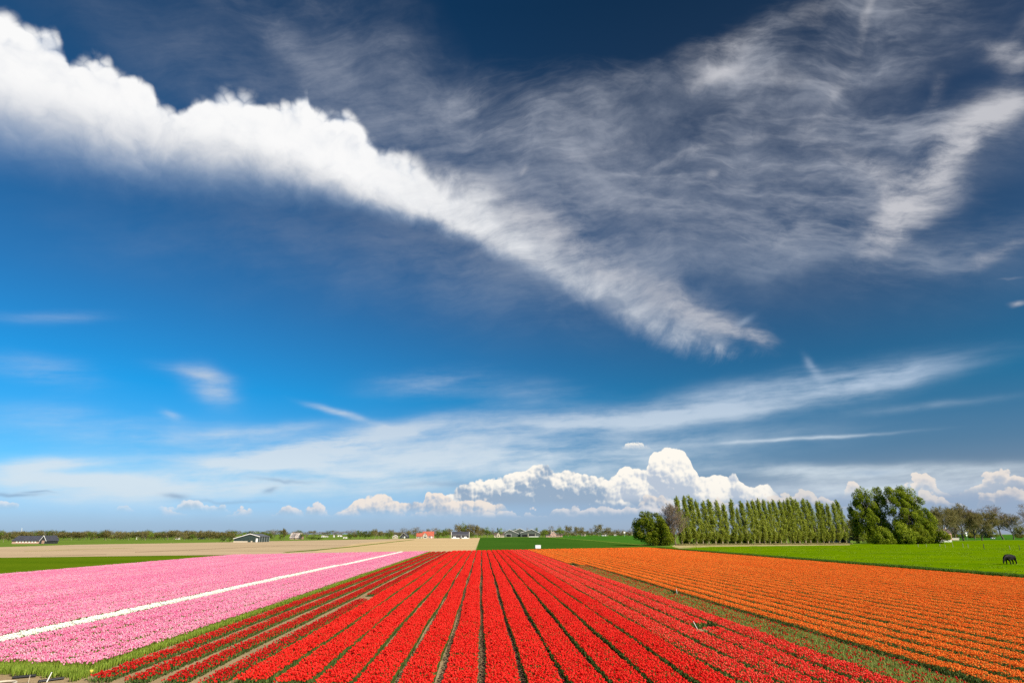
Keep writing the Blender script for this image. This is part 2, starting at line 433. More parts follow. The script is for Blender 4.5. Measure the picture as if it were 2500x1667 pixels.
def band(U, V, w2x, w2y, pwx, pwy, fibre):
    PW2 = (pwx, pwy)
    qb = (MA(w2x - 0.5, 1.3, U), MA(w2y - 0.5, 1.3, V))
    right = smooth(-14.0, 8.0, U)
    bt = curve(U, TOP, -2.0, 75.0)
    bc = curve(U, CORE, -2.0, 75.0)
    bb = curve(U, BOT, -2.0, 75.0)
    g1 = puffs(qb, 0.22, 2.2)
    g2 = puffs((qb[0] + 0.55, qb[1] + 0.75), 0.22, 2.2)
    frill = noise(turned(PW2, (2, 2)), 0.42, 6.0, 0.55)
    hair = noise(turned((w2x - 0.5 + U, w2y - 0.5 + V), (0, 0), 58, (2.6, 0.5)), 0.55, 6.0, 0.6)
    dtop = bt - V + (g1 - 0.78) * lin(0.0, 1.0, right, 2.6, 0.8) + (frill - 0.5) * lin(0.0, 1.0, right, 1.0, 3.6)
    edge = smooth(-0.1, lin(0.0, 1.0, right, 1.2, 6.5), dtop)
    edge = M('POWER', edge, 1.5)
    tlow = (V - bb + (frill - 0.5) * lin(0.0, 1.0, right, 1.6, 1.6) + (hair - 0.5) * lin(10.0, 24.0, U, 0.0, 2.6)) / M('MAXIMUM', bc - bb, 0.6)
    under = M('POWER', smooth(-0.05, 1.12, tlow), 1.35)
    thick = M('MAXIMUM', bt - bc, 0.4)
    up = clamp01((V - bc) / thick)
    relief = (g1 - g2) * smooth(0.25, 0.9, up)
    lum = 1.0 + relief * 0.85 + (frill - 0.5) * 0.25 - (1.0 - M('MULTIPLY', smooth(0.0, 1.6, dtop), 1.0)) * 0.10
    bcol = cmix(smooth(0.70, 1.04, lum), srgb(190, 200, 216), srgb(250, 250, 250))
    bcol = cmix(smooth(0.8, 0.0, under), bcol, srgb(176, 200, 228))
    bcol = cmix(smooth(-14.0, 18.0, U) * 0.8, bcol, srgb(214, 219, 226))
    a_band = edge * under * smooth(28.4, 25.6, U + (frill - 0.5) * 4.0) * lin(0.0, 1.0, right * lin(0.32, 0.62, fibre, 1.15, 0.2), 1.0, 0.44)
    return a_band, bcol


a_band, bcol = grouped('cloud_band', band, (U, V, w2x, w2y, PW2[0], PW2[1], fibre), ['Float', 'Color'])
SKY = over(SKY, a_band, bcol)
_out = WT.nodes.new('ShaderNodeOutputWorld')
WT.links.new(SKY, _out.inputs[0])

# ------------------------------------------------------------------ helpers
PI = math.pi


def link(o, parent=None):
    COL.objects.link(o)
    if parent is not None:
        o.parent = parent
    return o


def tag(o, label=None, cat=None, group=None, kind=None):
    if label: o['label'] = label
    if cat: o['category'] = cat
    if group: o['group'] = group
    if kind: o['kind'] = kind
    return o


def thing(name, loc, label, cat, group=None, rz=0.0):
    o = bpy.data.objects.new(name, None)
    o.empty_display_size = 0.3
    link(o)
    o.location = loc
    o.rotation_euler = (0, 0, rz)
    return tag(o, label, cat, group)


def np_mesh(name, verts, faces, tone=None, smooth_shade=False, mats=(), mat_index=None):
    """faces: list of int arrays of one size each (tris, quads) or a list of tuples"""
    me = bpy.data.meshes.new(name)
    verts = np.asarray(verts, dtype=np.float32)
    if isinstance(faces, np.ndarray):
        k = faces.shape[1]
        n = len(faces)
        me.vertices.add(len(verts)); me.loops.add(n * k); me.polygons.add(n)
        me.vertices.foreach_set('co', verts.ravel())
        me.loops.foreach_set('vertex_index', faces.ravel().astype(np.int32))
        me.polygons.foreach_set('loop_start', np.arange(0, n * k, k, dtype=np.int32))
        me.polygons.foreach_set('loop_total', np.full(n, k, dtype=np.int32))
    else:
        me.from_pydata([tuple(map(float, v)) for v in verts], [], [tuple(map(int, f)) for f in faces])
    if tone is not None:
        a = me.attributes.new('tone', 'FLOAT', 'FACE')
        a.data.foreach_set('value', np.asarray(tone, dtype=np.float32))
    for m in mats:
        me.materials.append(m)
    if mat_index is not None:
        me.polygons.foreach_set('material_index', np.asarray(mat_index, dtype=np.int32))
    if smooth_shade:
        me.polygons.foreach_set('use_smooth', np.ones(len(me.polygons), dtype=bool))
    me.update()
    me.validate()
    return me


class MB:
    """collects simple solids; build() links them as one mesh object"""
    def __init__(self):
        self.v, self.f = [], []

    def add(self, vs, fs):
        n = len(self.v)
        self.v += [tuple(x) for x in vs]
        self.f += [tuple(i + n for i in f) for f in fs]
        return self

    def box(self, x0, x1, y0, y1, z0, z1):
        return self.add([(x0, y0, z0), (x1, y0, z0), (x1, y1, z0), (x0, y1, z0), (x0, y0, z1), (x1, y0, z1), (x1, y1, z1), (x0, y1, z1)],
                        [(3, 2, 1, 0), (4, 5, 6, 7), (0, 1, 5, 4), (1, 2, 6, 5), (2, 3, 7, 6), (3, 0, 4, 7)])

    def prism(self, poly, y0, y1):
        """poly of (x, z), counter-clockwise seen from -Y, pulled from y0 to y1"""
        n = len(poly)
        vs = [(x, y0, z) for x, z in poly] + [(x, y1, z) for x, z in poly]
        fs = [tuple(range(n)), tuple(range(2 * n - 1, n - 1, -1))]
        fs += [(i, i + n, (i + 1) % n + n, (i + 1) % n) for i in range(n)]
        return self.add(vs, fs)

    def bar(self, a, b, w, h=None):
        """a square bar from a to b"""
        a, b = Vector(a), Vector(b)
        h = h or w
        d = (b - a).normalized()
        up = Vector((0, 0, 1)) if abs(d.z) < 0.9 else Vector((0, 1, 0))
        s = d.cross(up).normalized() * (w / 2)
        u = s.cross(d).normalized() * (h / 2)
        vs = [p + sx * s + su * u for p in (a, b) for sx, su in ((-1, -1), (1, -1), (1, 1), (-1, 1))]
        return self.add(vs, [(0, 1, 2, 3), (7, 6, 5, 4), (0, 4, 5, 1), (1, 5, 6, 2), (2, 6, 7, 3), (3, 7, 4, 0)])

    def tube(self, a, b, r0, r1=None, n=8):
        a, b = Vector(a), Vector(b)
        r1 = r0 if r1 is None else r1
        d = (b - a).normalized()
        up = Vector((0, 0, 1)) if abs(d.z) < 0.9 else Vector((0, 1, 0))
        s = d.cross(up).normalized()
        u = s.cross(d).normalized()
        vs = [p + r * (math.cos(t) * s + math.sin(t) * u) for p, r in ((a, r0), (b, r1)) for t in [2 * PI * i / n for i in range(n)]]
        fs = [(i, (i + 1) % n, (i + 1) % n + n, i + n) for i in range(n)] + [tuple(range(n - 1, -1, -1)), tuple(range(n, 2 * n))]
        return self.add(vs, fs)

    def build(self, name, m, parent=None, label=None):
        me = np_mesh(name, self.v, self.f, mats=(m,))
        bm = bmesh.new(); bm.from_mesh(me)
        bmesh.ops.recalc_face_normals(bm, faces=bm.faces)
        bm.to_mesh(me); bm.free()
        o = link(bpy.data.objects.new(name, me), parent)
        if label: o['label'] = label
        return o


ORD = ['zeroth', 'first', 'second', 'third', 'fourth', 'fifth', 'sixth', 'seventh', 'eighth', 'ninth', 'tenth', 'eleventh', 'twelfth',
       'thirteenth', 'fourteenth', 'fifteenth', 'sixteenth', 'seventeenth', 'eighteenth', 'nineteenth', 'twentieth', 'twenty-first',
       'twenty-second', 'twenty-third', 'twenty-fourth', 'twenty-fifth', 'twenty-sixth', 'twenty-seventh', 'twenty-eighth',
       'twenty-ninth', 'thirtieth', 'thirty-first', 'thirty-second', 'thirty-third']


# ------------------------------------------------------------------ materials
def new_mat(name):
    m = bpy.data.materials.new(name)
    m.use_nodes = True
    nt = m.node_tree
    return m, nt, nt.nodes, nt.links, nt.nodes['Principled BSDF']


def ramp_node(N, stops):
    r = N.new('ShaderNodeValToRGB')
    e = r.color_ramp.elements
    e[0].position, e[0].color = stops[0][0], (*stops[0][1], 1)
    e[1].position, e[1].color = stops[-1][0], (*stops[-1][1], 1)
    for p, c in stops[1:-1]:
        e.new(p).color = (*c, 1)
    return r


def ground_mat(name, c0, c1, big=0.05, fine=3.0, stretch=(1, 1, 1), bump=0.0, rough=0.95, c2=None, fine_amt=0.5, rz=0.0):
    """soil or turf: two scales of mottling in world coordinates"""
    m, nt, N, L, b = new_mat(name)
    g = N.new('ShaderNodeNewGeometry')
    mp = N.new('ShaderNodeMapping')
    mp.inputs['Scale'].default_value = stretch
    mp.inputs['Rotation'].default_value = (0, 0, rz)
    L.new(g.outputs['Position'], mp.inputs[0])
    n1 = N.new('ShaderNodeTexNoise'); n1.inputs['Scale'].default_value = big; n1.inputs['Detail'].default_value = 5
    n2 = N.new('ShaderNodeTexNoise'); n2.inputs['Scale'].default_value = fine; n2.inputs['Detail'].default_value = 6; n2.inputs['Roughness'].default_value = 0.65
    L.new(mp.outputs[0], n1.inputs['Vector']); L.new(mp.outputs[0], n2.inputs['Vector'])
    mx = N.new('ShaderNodeMath'); mx.operation = 'MULTIPLY_ADD'; mx.inputs[1].default_value = fine_amt
    L.new(n2.outputs['Fac'], mx.inputs[0])
    k = N.new('ShaderNodeMath'); k.operation = 'MULTIPLY_ADD'; k.inputs[1].default_value = 1.0 - fine_amt; k.inputs[2].default_value = 0.0
    L.new(n1.outputs['Fac'], k.inputs[0]); L.new(k.outputs[0], mx.inputs[2])
    st = [(0.34, c0), (0.66, c1)] if c2 is None else [(0.3, c0), (0.52, c1), (0.70, c2)]
    r = ramp_node(N, st)
    L.new(mx.outputs[0], r.inputs[0])
    L.new(r.outputs[0], b.inputs['Base Color'])
    b.inputs['Roughness'].default_value = rough
    b.inputs['Specular IOR Level'].default_value = 0.0
    if bump:
        bp = N.new('ShaderNodeBump'); bp.inputs['Strength'].default_value = 1.0; bp.inputs['Distance'].default_value = bump
        L.new(n2.outputs['Fac'], bp.inputs['Height']); L.new(bp.outputs[0], b.inputs['Normal'])
    return m


def leaf_mat(name, c0, c1, trans=0.35, rough=0.55, patch=0.0, patch_scale=0.4, c2=None, objvar=0.0, spec=0.12, stretch=None):
    """leaves and petals: colour by each leaf's own tone, light through the blade"""
    m, nt, N, L, b = new_mat(name)
    at = N.new('ShaderNodeAttribute'); at.attribute_name = 'tone'
    fac = at.outputs['Fac']
    if patch:
        g = N.new('ShaderNodeNewGeometry')
        n1 = N.new('ShaderNodeTexNoise'); n1.inputs['Scale'].default_value = patch_scale; n1.inputs['Detail'].default_value = 3
        if stretch:
            mp = N.new('ShaderNodeMapping'); mp.inputs['Scale'].default_value = stretch
            L.new(g.outputs['Position'], mp.inputs[0]); L.new(mp.outputs[0], n1.inputs['Vector'])
        else:
            L.new(g.outputs['Position'], n1.inputs['Vector'])
        ad = N.new('ShaderNodeMath'); ad.operation = 'MULTIPLY_ADD'; ad.inputs[1].default_value = patch
        s = N.new('ShaderNodeMath'); s.operation = 'ADD'; s.inputs[1].default_value = -0.5 * patch
        L.new(n1.outputs['Fac'], ad.inputs[0]); L.new(fac, s.inputs[0]); L.new(s.outputs[0], ad.inputs[2])
        fac = ad.outputs[0]
    if objvar:
        oi = N.new('ShaderNodeObjectInfo')
        ad = N.new('ShaderNodeMath'); ad.operation = 'MULTIPLY_ADD'; ad.inputs[1].default_value = objvar
        s = N.new('ShaderNodeMath'); s.operation = 'ADD'; s.inputs[1].default_value = -0.5 * objvar
        L.new(oi.outputs['Random'], ad.inputs[0]); L.new(fac, s.inputs[0]); L.new(s.outputs[0], ad.inputs[2])
        fac = ad.outputs[0]
    r = ramp_node(N, [(0.0, c0), (1.0, c1)] if c2 is None else [(0.0, c0), (0.5, c1), (1.0, c2)])
    L.new(fac, r.inputs[0])
    L.new(r.outputs[0], b.inputs['Base Color'])
    b.inputs['Roughness'].default_value = rough
    b.inputs['Specular IOR Level'].default_value = spec
    t = N.new('ShaderNodeBsdfTranslucent')
    L.new(r.outputs[0], t.inputs[0])
    mx = N.new('ShaderNodeMixShader'); mx.inputs[0].default_value = trans
    L.new(b.outputs[0], mx.inputs[1]); L.new(t.outputs[0], mx.inputs[2])
    L.new(mx.outputs[0], N['Material Output'].inputs[0])
    return m


def plain_mat(name, c, rough=0.7, var=0.15, scale=1.5, metal=0.0, spec=0.3):
    m, nt, N, L, b = new_mat(name)
    tc = N.new('ShaderNodeTexCoord')
    n1 = N.new('ShaderNodeTexNoise'); n1.inputs['Scale'].default_value = scale; n1.inputs['Detail'].default_value = 5
    L.new(tc.outputs['Object'], n1.inputs['Vector'])
    r = ramp_node(N, [(0.3, tuple(x * (1 - var) for x in c)), (0.7, tuple(min(1, x * (1 + var)) for x in c))])
    L.new(n1.outputs['Fac'], r.inputs[0]); L.new(r.outputs[0], b.inputs['Base Color'])
    b.inputs['Roughness'].default_value = rough
    b.inputs['Metallic'].default_value = metal
    b.inputs['Specular IOR Level'].default_value = spec
    return m


def cladding_mat(name, c, pitch=0.3, axis='X', depth=0.02, var=0.12):
    """profiled sheet or boards: fine relief across the wall"""
    m, nt, N, L, b = new_mat(name)
    tc = N.new('ShaderNodeTexCoord')
    w = N.new('ShaderNodeTexWave'); w.bands_direction = axis
    w.inputs['Scale'].default_value = 1.0 / pitch / 6.283 * 2 * PI / 2
    L.new(tc.outputs['Object'], w.inputs['Vector'])
    n1 = N.new('ShaderNodeTexNoise'); n1.inputs['Scale'].default_value = 0.6; n1.inputs['Detail'].default_value = 4
    L.new(tc.outputs['Object'], n1.inputs['Vector'])
    r = ramp_node(N, [(0.3, tuple(x * (1 - var) for x in c)), (0.7, tuple(min(1, x * (1 + var)) for x in c))])
    L.new(n1.outputs['Fac'], r.inputs[0]); L.new(r.outputs[0], b.inputs['Base Color'])
    bp = N.new('ShaderNodeBump'); bp.inputs['Distance'].default_value = depth
    L.new(w.outputs['Fac'], bp.inputs['Height']); L.new(bp.outputs[0], b.inputs['Normal'])
    b.inputs['Roughness'].default_value = 0.6
    return m


def brick_mat(name, c, c2):
    m, nt, N, L, b = new_mat(name)
    tc = N.new('ShaderNodeTexCoord')
    mp = N.new('ShaderNodeMapping'); mp.inputs['Rotation'].default_value = (PI / 2, 0, 0)
    L.new(tc.outputs['Object'], mp.inputs[0])
    br = N.new('ShaderNodeTexBrick')
    br.inputs['Color1'].default_value = (*c, 1); br.inputs['Color2'].default_value = (*c2, 1)
    br.inputs['Mortar'].default_value = (0.45, 0.4, 0.34, 1)
    br.inputs['Scale'].default_value = 3.0; br.inputs['Mortar Size'].default_value = 0.015
    L.new(mp.outputs[0], br.inputs['Vector'])
    L.new(br.outputs['Color'], b.inputs['Base Color'])
    b.inputs['Roughness'].default_value = 0.9
    return m

# ------------------------------------------------------------------ the ground and the fields
def sheet(name, pts, z, m, kind='structure', label=None):
    me = np_mesh(name, [(x, y, z) for x, y in pts], [tuple(range(len(pts)))], mats=(m,))
    o = link(bpy.data.objects.new(name, me))
    if me.polygons[0].normal.z < 0:
        me.flip_normals()
    o['kind'] = kind
    if label: o['label'] = label
    return o


m_ground = ground_mat('pasture', (.085, .150, .020), (.15, .21, .035), 0.01, 0.35, fine_amt=0.35)
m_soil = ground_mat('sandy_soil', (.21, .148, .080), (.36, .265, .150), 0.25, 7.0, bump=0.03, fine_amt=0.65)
m_head = ground_mat('headland_soil', (.20, .145, .085), (.36, .27, .165), 0.5, 9.0, bump=0.04, fine_amt=0.65)
m_plough = ground_mat('ploughed_soil', (.34, .250, .155), (.47, .36, .225), 0.02, 0.5, (0.25, 1.6, 1), bump=0.03, fine_amt=0.4, rz=0.55)
m_plough2 = ground_mat('harrowed_soil', (.42, .30, .155), (.52, .39, .215), 0.012, 0.4, (0.25, 1.6, 1), bump=0.03, fine_amt=0.3, rz=0.55)
m_wheat = ground_mat('young_wheat', (.026, .080, .008), (.048, .112, .012), 0.02, 1.2, (1, 0.4, 1), bump=0.05, fine_amt=0.45)
m_leftgrass = ground_mat('mown_grass', (.055, .110, .003), (.110, .160, .006), 0.05, 1.5, (0.5, 1.0, 1), bump=0.05, fine_amt=0.5, rz=0.3)
m_meadow = ground_mat('meadow_grass', (.060, .135, .0005), (.140, .220, .0010), 0.05, 0.9, (0.7, 1.0, 1), bump=0.06, fine_amt=0.5)
m_field2 = ground_mat('far_crop', (.030, .115, .012), (.060, .155, .016), 0.02, 0.8, (0.5, 1, 1), fine_amt=0.4)
m_verge = ground_mat('pale_verge', (.16, .22, .06), (.25, .29, .10), 0.2, 4.0, bump=0.05, fine_amt=0.5)
m_straw = ground_mat('dry_verge', (.30, .25, .11), (.42, .34, .17), 0.2, 3.0, bump=0.05)

R = 9000.0
sheet('ground', [(R * math.cos(t), R * math.sin(t)) for t in [2 * PI * i / 64 for i in range(64)]], 0.0, m_ground)


def yfar(x): return 200.0 + 0.62 * x
def ynear(x): return 22.6 - 0.22 * x


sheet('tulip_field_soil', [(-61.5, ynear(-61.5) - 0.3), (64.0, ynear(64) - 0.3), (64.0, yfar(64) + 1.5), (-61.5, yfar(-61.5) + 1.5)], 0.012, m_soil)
sheet('headland', [(-80, 8), (80, 8), (80, ynear(80) - 0.3), (-80, ynear(-80) - 0.3)], 0.008, m_head)
sheet('grass_field', [(-61.5, 30), (-61.5, yfar(-61.5) + 1.5), (-66.0, 172.0), (-112, 154), (-330, 60), (-330, 30)], 0.010, m_leftgrass)
sheet('ploughed_field', [(-66, 172.5), (-61.5, yfar(-61.5) + 1.6), (-2.0, yfar(-2) + 1.6), (-2.23, 891.28), (-69.30, 788.44), (-135.69, 562.73), (-163.33, 486.63), (-167.84, 428.39), (-189.09, 375.75), (-207.61, 335.18), (-201.76, 275.00), (-188.59, 183.67), (-112, 154.5)], 0.014, m_plough)
sheet('harrowed_field', [(-51.79, 195.66), (-2.43, 205.13), (-2.19, 873.12), (-66.85, 760.59), (-79.18, 642.76), (-71.80, 378.05)], 0.018, m_plough2)
sheet('wheat_field', [(-1.6, yfar(-1.6) + 2.0), (64, yfar(64) + 2), (80, 262), (78.02, 309.58), (90.24, 502.61), (102.90, 989.63), (-2.28, 910.21)], 0.020, m_wheat)
sheet('far_wheat_field', [(85.25, 333.76), (96.61, 534.07), (114.08, 1063.55), (255.89, 2124.06), (589.54, 2107.94), (110.35, 361.28)], 0.022, m_field2)
sheet('meadow', [(66.6, 30), (66.6, 232), (80, 268), (108.51, 302.52), (201.97, 334.88), (311.38, 415.75), (449.29, 534.47), (516.85, 497.40), (252.42, 190.90), (140, 30)], 0.024, m_meadow)
sheet('right_field', [(395.69, 523.03), (464.37, 552.35), (550.40, 529.59), (3763.00, 3377.79), (2212.96, 2839.24)], 0.028, m_field2)
sheet('grass_verge', [(64.0, ynear(64)), (66.2, ynear(65)), (66.2, 242), (64.0, 241)], 0.016, m_verge)
sheet('dry_verge', [(83.59, 274.01), (75.05, 235.93), (99.08, 268.86), (182.54, 304.53), (218.39, 364.03), (105.94, 339.52)], 0.026, m_straw)
sheet('grass_strip', [(-59.98, 194.36), (-59.25, 208.85), (-58.18, 230.41), (-57.72, 285.38), (-60.99, 385.85), (-64.68, 525.49), (-66.49, 628.19), (-63.25, 597.74), (-60.27, 489.78), (-57.16, 361.74), (-54.49, 269.52), (-55.25, 218.92), (-56.54, 199.39), (-57.71, 190.93)], 0.030, m_leftgrass)
sheet('wheel_track', [(-105.40, 198.25), (-103.98, 218.09), (-101.25, 243.79), (-97.15, 274.92), (-89.84, 308.84), (-88.27, 303.49), (-94.47, 267.40), (-97.72, 235.35), (-100.49, 210.84), (-103.09, 193.94)], 0.030, m_head)
sheet('wheel_track', [(-110.73, 165.18), (-106.84, 171.71), (-102.62, 178.82), (-100.99, 176.01), (-104.42, 167.86), (-109.51, 163.39)], 0.032, m_head)
sheet('stubble_strip', [(-146.29, 210.16), (-147.14, 233.52), (-142.36, 258.26), (-138.29, 259.53), (-137.53, 249.56), (-141.91, 225.28), (-142.91, 205.36)], 0.034, m_straw)

# ------------------------------------------------------------------ tulip beds
RNG = np.random.default_rng(7)


def bloom_shape(r, h, open_, seg=6):
    """a cup of petals: three rings, open at the top"""
    vs, fs = [], []
    rings = [(0.45, 0.0), (1.0, 0.42), (open_, 1.0)]
    for k, (rr, zz) in enumerate(rings):
        for i in range(seg):
            a = 2 * PI * (i + 0.5 * (k % 2)) / seg
            z = zz * h * (1.0 if k < 2 or i % 2 == 0 else 0.82)
            vs.append((math.cos(a) * r * rr, math.sin(a) * r * rr, z))
    for k in range(2):
        for i in range(seg):
            j = (i + 1) % seg
            a, b, c, d = k * seg + i, k * seg + j, (k + 1) * seg + i, (k + 1) * seg + j
            if k % 2 == 0: fs += [(a, b, c), (b, d, c)]
            else: fs += [(a, b, d), (a, d, c)]
    return np.array(vs), np.array(fs)


def scatter(half, n, length=1.0):
    """n points spread evenly over the bed by best-candidate sampling"""
    pts = np.zeros((0, 2))
    for k in range(n):
        c = np.column_stack([RNG.uniform(-half, half, 8), RNG.uniform(0, length, 8)])
        if len(pts):
            d = c[:, None, :] - pts[None]
            d[..., 1] -= length * np.round(d[..., 1] / length)
            c = c[np.argmax((d ** 2).sum(-1).min(1))][None]
        else:
            c = c[:1]
        pts = np.vstack([pts, c])
    return pts


def patch_meshes(half, n, height, m_bloom, m_leaf, r=0.034, bloom_h=0.062, leaf_h=0.27, tone_spread=0.33, open_=0.82, frac=1.0, leaves=3, edge_drop=0.03):
    pts = scatter(half, n)
    V_, F_, T_ = [], [], []
    LV, LF, LT = [], [], []
    nv = lv = 0
    shapes = [bloom_shape(1, 1, o) for o in (open_ - .12, open_, open_ + 0.18)]
    for x, y in pts:
        e = abs(x) / half
        hgt = height + RNG.normal(0, 0.03) - edge_drop * e ** 3
        tx, ty = RNG.normal(0, 0.13, 2)
        tx += 0.16 * np.sign(x) * e ** 4
        if RNG.random() < frac:
            v, f = shapes[RNG.integers(3)]
            s = RNG.uniform(0.76, 1.18)
            a = RNG.uniform(0, 6.28)
            c, sn = math.cos(a), math.sin(a)
            w = v * np.array([r * s, r * s, bloom_h * s])
            w = np.column_stack([w[:, 0] * c - w[:, 1] * sn, w[:, 0] * sn + w[:, 1] * c, w[:, 2]])
            w[:, 0] += w[:, 2] * tx; w[:, 1] += w[:, 2] * ty
            w += (x + tx * 0.1, y + ty * 0.1, hgt - bloom_h)
            V_.append(w); F_.append(f + nv); nv += len(w)
            T_.append(np.full(len(f), np.clip(RNG.normal(0.5, tone_spread), 0, 1)))
        # stem and leaves
        k = leaves + (1 if e > 0.8 else 0)
        for q in range(k):
            a = RNG.uniform(0, 6.28)
            L_ = leaf_h * RNG.uniform(0.75, 1.2)
            out = RNG.uniform(0.03, 0.10) if e < 0.82 else RNG.uniform(0.04, 0.13)
            wd = RNG.uniform(0.012, 0.022)
            d = np.array([math.cos(a), math.sin(a), 0]); sd = np.array([-d[1], d[0], 0])
            b0 = np.array([x, y, 0.0])
            p1 = b0 + d * out * 0.45 + np.array([0, 0, L_ * 0.55]); p2 = b0 + d * out * 1.2 + np.array([0, 0, L_])
            w = np.array([b0 - sd * wd * .5, b0 + sd * wd * .5, p1 + sd * wd, p1 - sd * wd, p2])
            LV.append(w); LF += [(lv, lv + 1, lv + 2), (lv, lv + 2, lv + 3), (lv + 3, lv + 2, lv + 4)]; lv += 5
            LT += [np.clip(RNG.normal(0.45, 0.22), 0, 1)] * 3
        p2 = np.array([x + tx * 0.1, y + ty * 0.1, hgt - bloom_h])
        w = np.array([[x - .004, y, 0], [x + .004, y, 0], p2 + (0.004, 0, 0), p2 - (0.004, 0, 0)])
        LV.append(w); LF += [(lv, lv + 1, lv + 2), (lv, lv + 2, lv + 3)]; lv += 4
        LT += [0.6, 0.6]
    bloom = np_mesh('blooms', np.vstack(V_), np.vstack(F_), np.concatenate(T_), mats=(m_bloom,)) if V_ else None
    leaf = np_mesh('foliage', np.vstack(LV), np.array(LF), LT, mats=(m_leaf,))
    return bloom, leaf


def kit(name, n_var, **kw):
    """two unlinked collections of patch variants: blooms and foliage"""
    cb, cl = bpy.data.collections.new(name + '_blooms'), bpy.data.collections.new(name + '_foliage')
    for i in range(n_var):
        b, l = patch_meshes(**kw)
        if b: cb.objects.link(bpy.data.objects.new('%s_bloom_patch_%02d' % (name, i), b))
        cl.objects.link(bpy.data.objects.new('%s_leaf_patch_%02d' % (name, i), l))
    return {'b': planter(name + '_blooms', cb) if len(cb.objects) else None, 'l': planter(name + '_foliage', cl), 'n': n_var}


def planter(name, coll):
    g = bpy.data.node_groups.new('plant_' + name, 'GeometryNodeTree')
    g.interface.new_socket('Geometry', in_out='INPUT', socket_type='NodeSocketGeometry')
    g.interface.new_socket('Geometry', in_out='OUTPUT', socket_type='NodeSocketGeometry')
    N, L = g.nodes, g.links
    gi, go = N.new('NodeGroupInput'), N.new('NodeGroupOutput')
    ci = N.new('GeometryNodeCollectionInfo'); ci.inputs['Collection'].default_value = coll
    ci.inputs['Separate Children'].default_value = True; ci.inputs['Reset Children'].default_value = True
    ip = N.new('GeometryNodeInstanceOnPoints'); ip.inputs['Pick Instance'].default_value = True
    def attr(nm, t):
        a = N.new('GeometryNodeInputNamedAttribute'); a.data_type = t; a.inputs['Name'].default_value = nm
        return a.outputs['Attribute']
    L.new(gi.outputs[0], ip.inputs['Points']); L.new(ci.outputs[0], ip.inputs['Instance'])
    L.new(attr('pick', 'INT'), ip.inputs['Instance Index'])
    L.new(attr('turn', 'FLOAT_VECTOR'), ip.inputs['Rotation'])
    L.new(attr('size', 'FLOAT_VECTOR'), ip.inputs['Scale'])
    L.new(ip.outputs[0], go.inputs[0])
    return g


def planted(name, pts, group, n_var, parent, wide=1.0, tall=1.0):
    """one stuff part: a patch of plants on every point"""
    n = len(pts)
    me = bpy.data.meshes.new(name)
    me.vertices.add(n)
    me.vertices.foreach_set('co', np.asarray(pts, dtype=np.float32).ravel())
    flip = RNG.integers(0, 2, n)
    turn = np.zeros((n, 3), np.float32); turn[:, 2] = flip * PI
    size = np.ones((n, 3), np.float32)
    size[:, 0] = wide * RNG.uniform(0.98, 1.02, n); size[:, 2] = tall * RNG.uniform(0.94, 1.05, n)
    a = me.attributes.new('pick', 'INT', 'POINT'); a.data.foreach_set('value', RNG.integers(0, n_var, n).astype(np.int32))
    a = me.attributes.new('turn', 'FLOAT_VECTOR', 'POINT'); a.data.foreach_set('vector', turn.ravel())
    a = me.attributes.new('size', 'FLOAT_VECTOR', 'POINT'); a.data.foreach_set('vector', size.ravel())
    o = link(bpy.data.objects.new(name, me), parent)
    md = o.modifiers.new('planting', 'NODES'); md.node_group = group
    o['kind'] = 'stuff'
    # a turned patch runs the other way, so start it from its far end
    co = np.asarray(pts, dtype=np.float32).copy(); co[:, 1] += flip * 1.0
    me.vertices.foreach_set('co', co.ravel())
    me.update()
    return o


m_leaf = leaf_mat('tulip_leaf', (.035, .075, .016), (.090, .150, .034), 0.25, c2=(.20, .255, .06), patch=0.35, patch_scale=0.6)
m_leaf_y = leaf_mat('tulip_leaf_yellowish', (.12, .20, .02), (.24, .34, .04), 0.35, c2=(.36, .42, .07))
m_leaf_b = leaf_mat('tulip_leaf_bronze', (.13, .19, .035), (.24, .31, .06), 0.35, c2=(.38, .30, .12), patch=0.5, patch_scale=0.8)
m_red = leaf_mat('petal_red', (.58, .008, .006), (.84, .024, .016), 0.28, c2=(.90, .055, .035), patch=0.4, patch_scale=0.25)
m_redd = leaf_mat('petal_deep_red', (.36, .006, .006), (.58, .014, .012), 0.3, c2=(.76, .035, .03), patch=0.4)
m_redl = leaf_mat('petal_light_red', (.72, .020, .018), (.90, .050, .036), 0.3, c2=(.92, .15, .09), patch=0.4)
m_orange = leaf_mat('petal_orange', (.82, .140, .014), (.92, .220, .028), 0.30, c2=(.94, .32, .05), patch=0.7, patch_scale=0.5, stretch=(.35, .05, 0))
m_pink = leaf_mat('petal_pink', (.80, .15, .35), (.86, .31, .48), 0.32, c2=(.90, .50, .58), patch=0.9, patch_scale=0.5, stretch=(.55, .06, 0))
m_white = leaf_mat('petal_white', (.84, .81, .66), (.92, .91, .84), 0.3, c2=(.94, .93, .88))

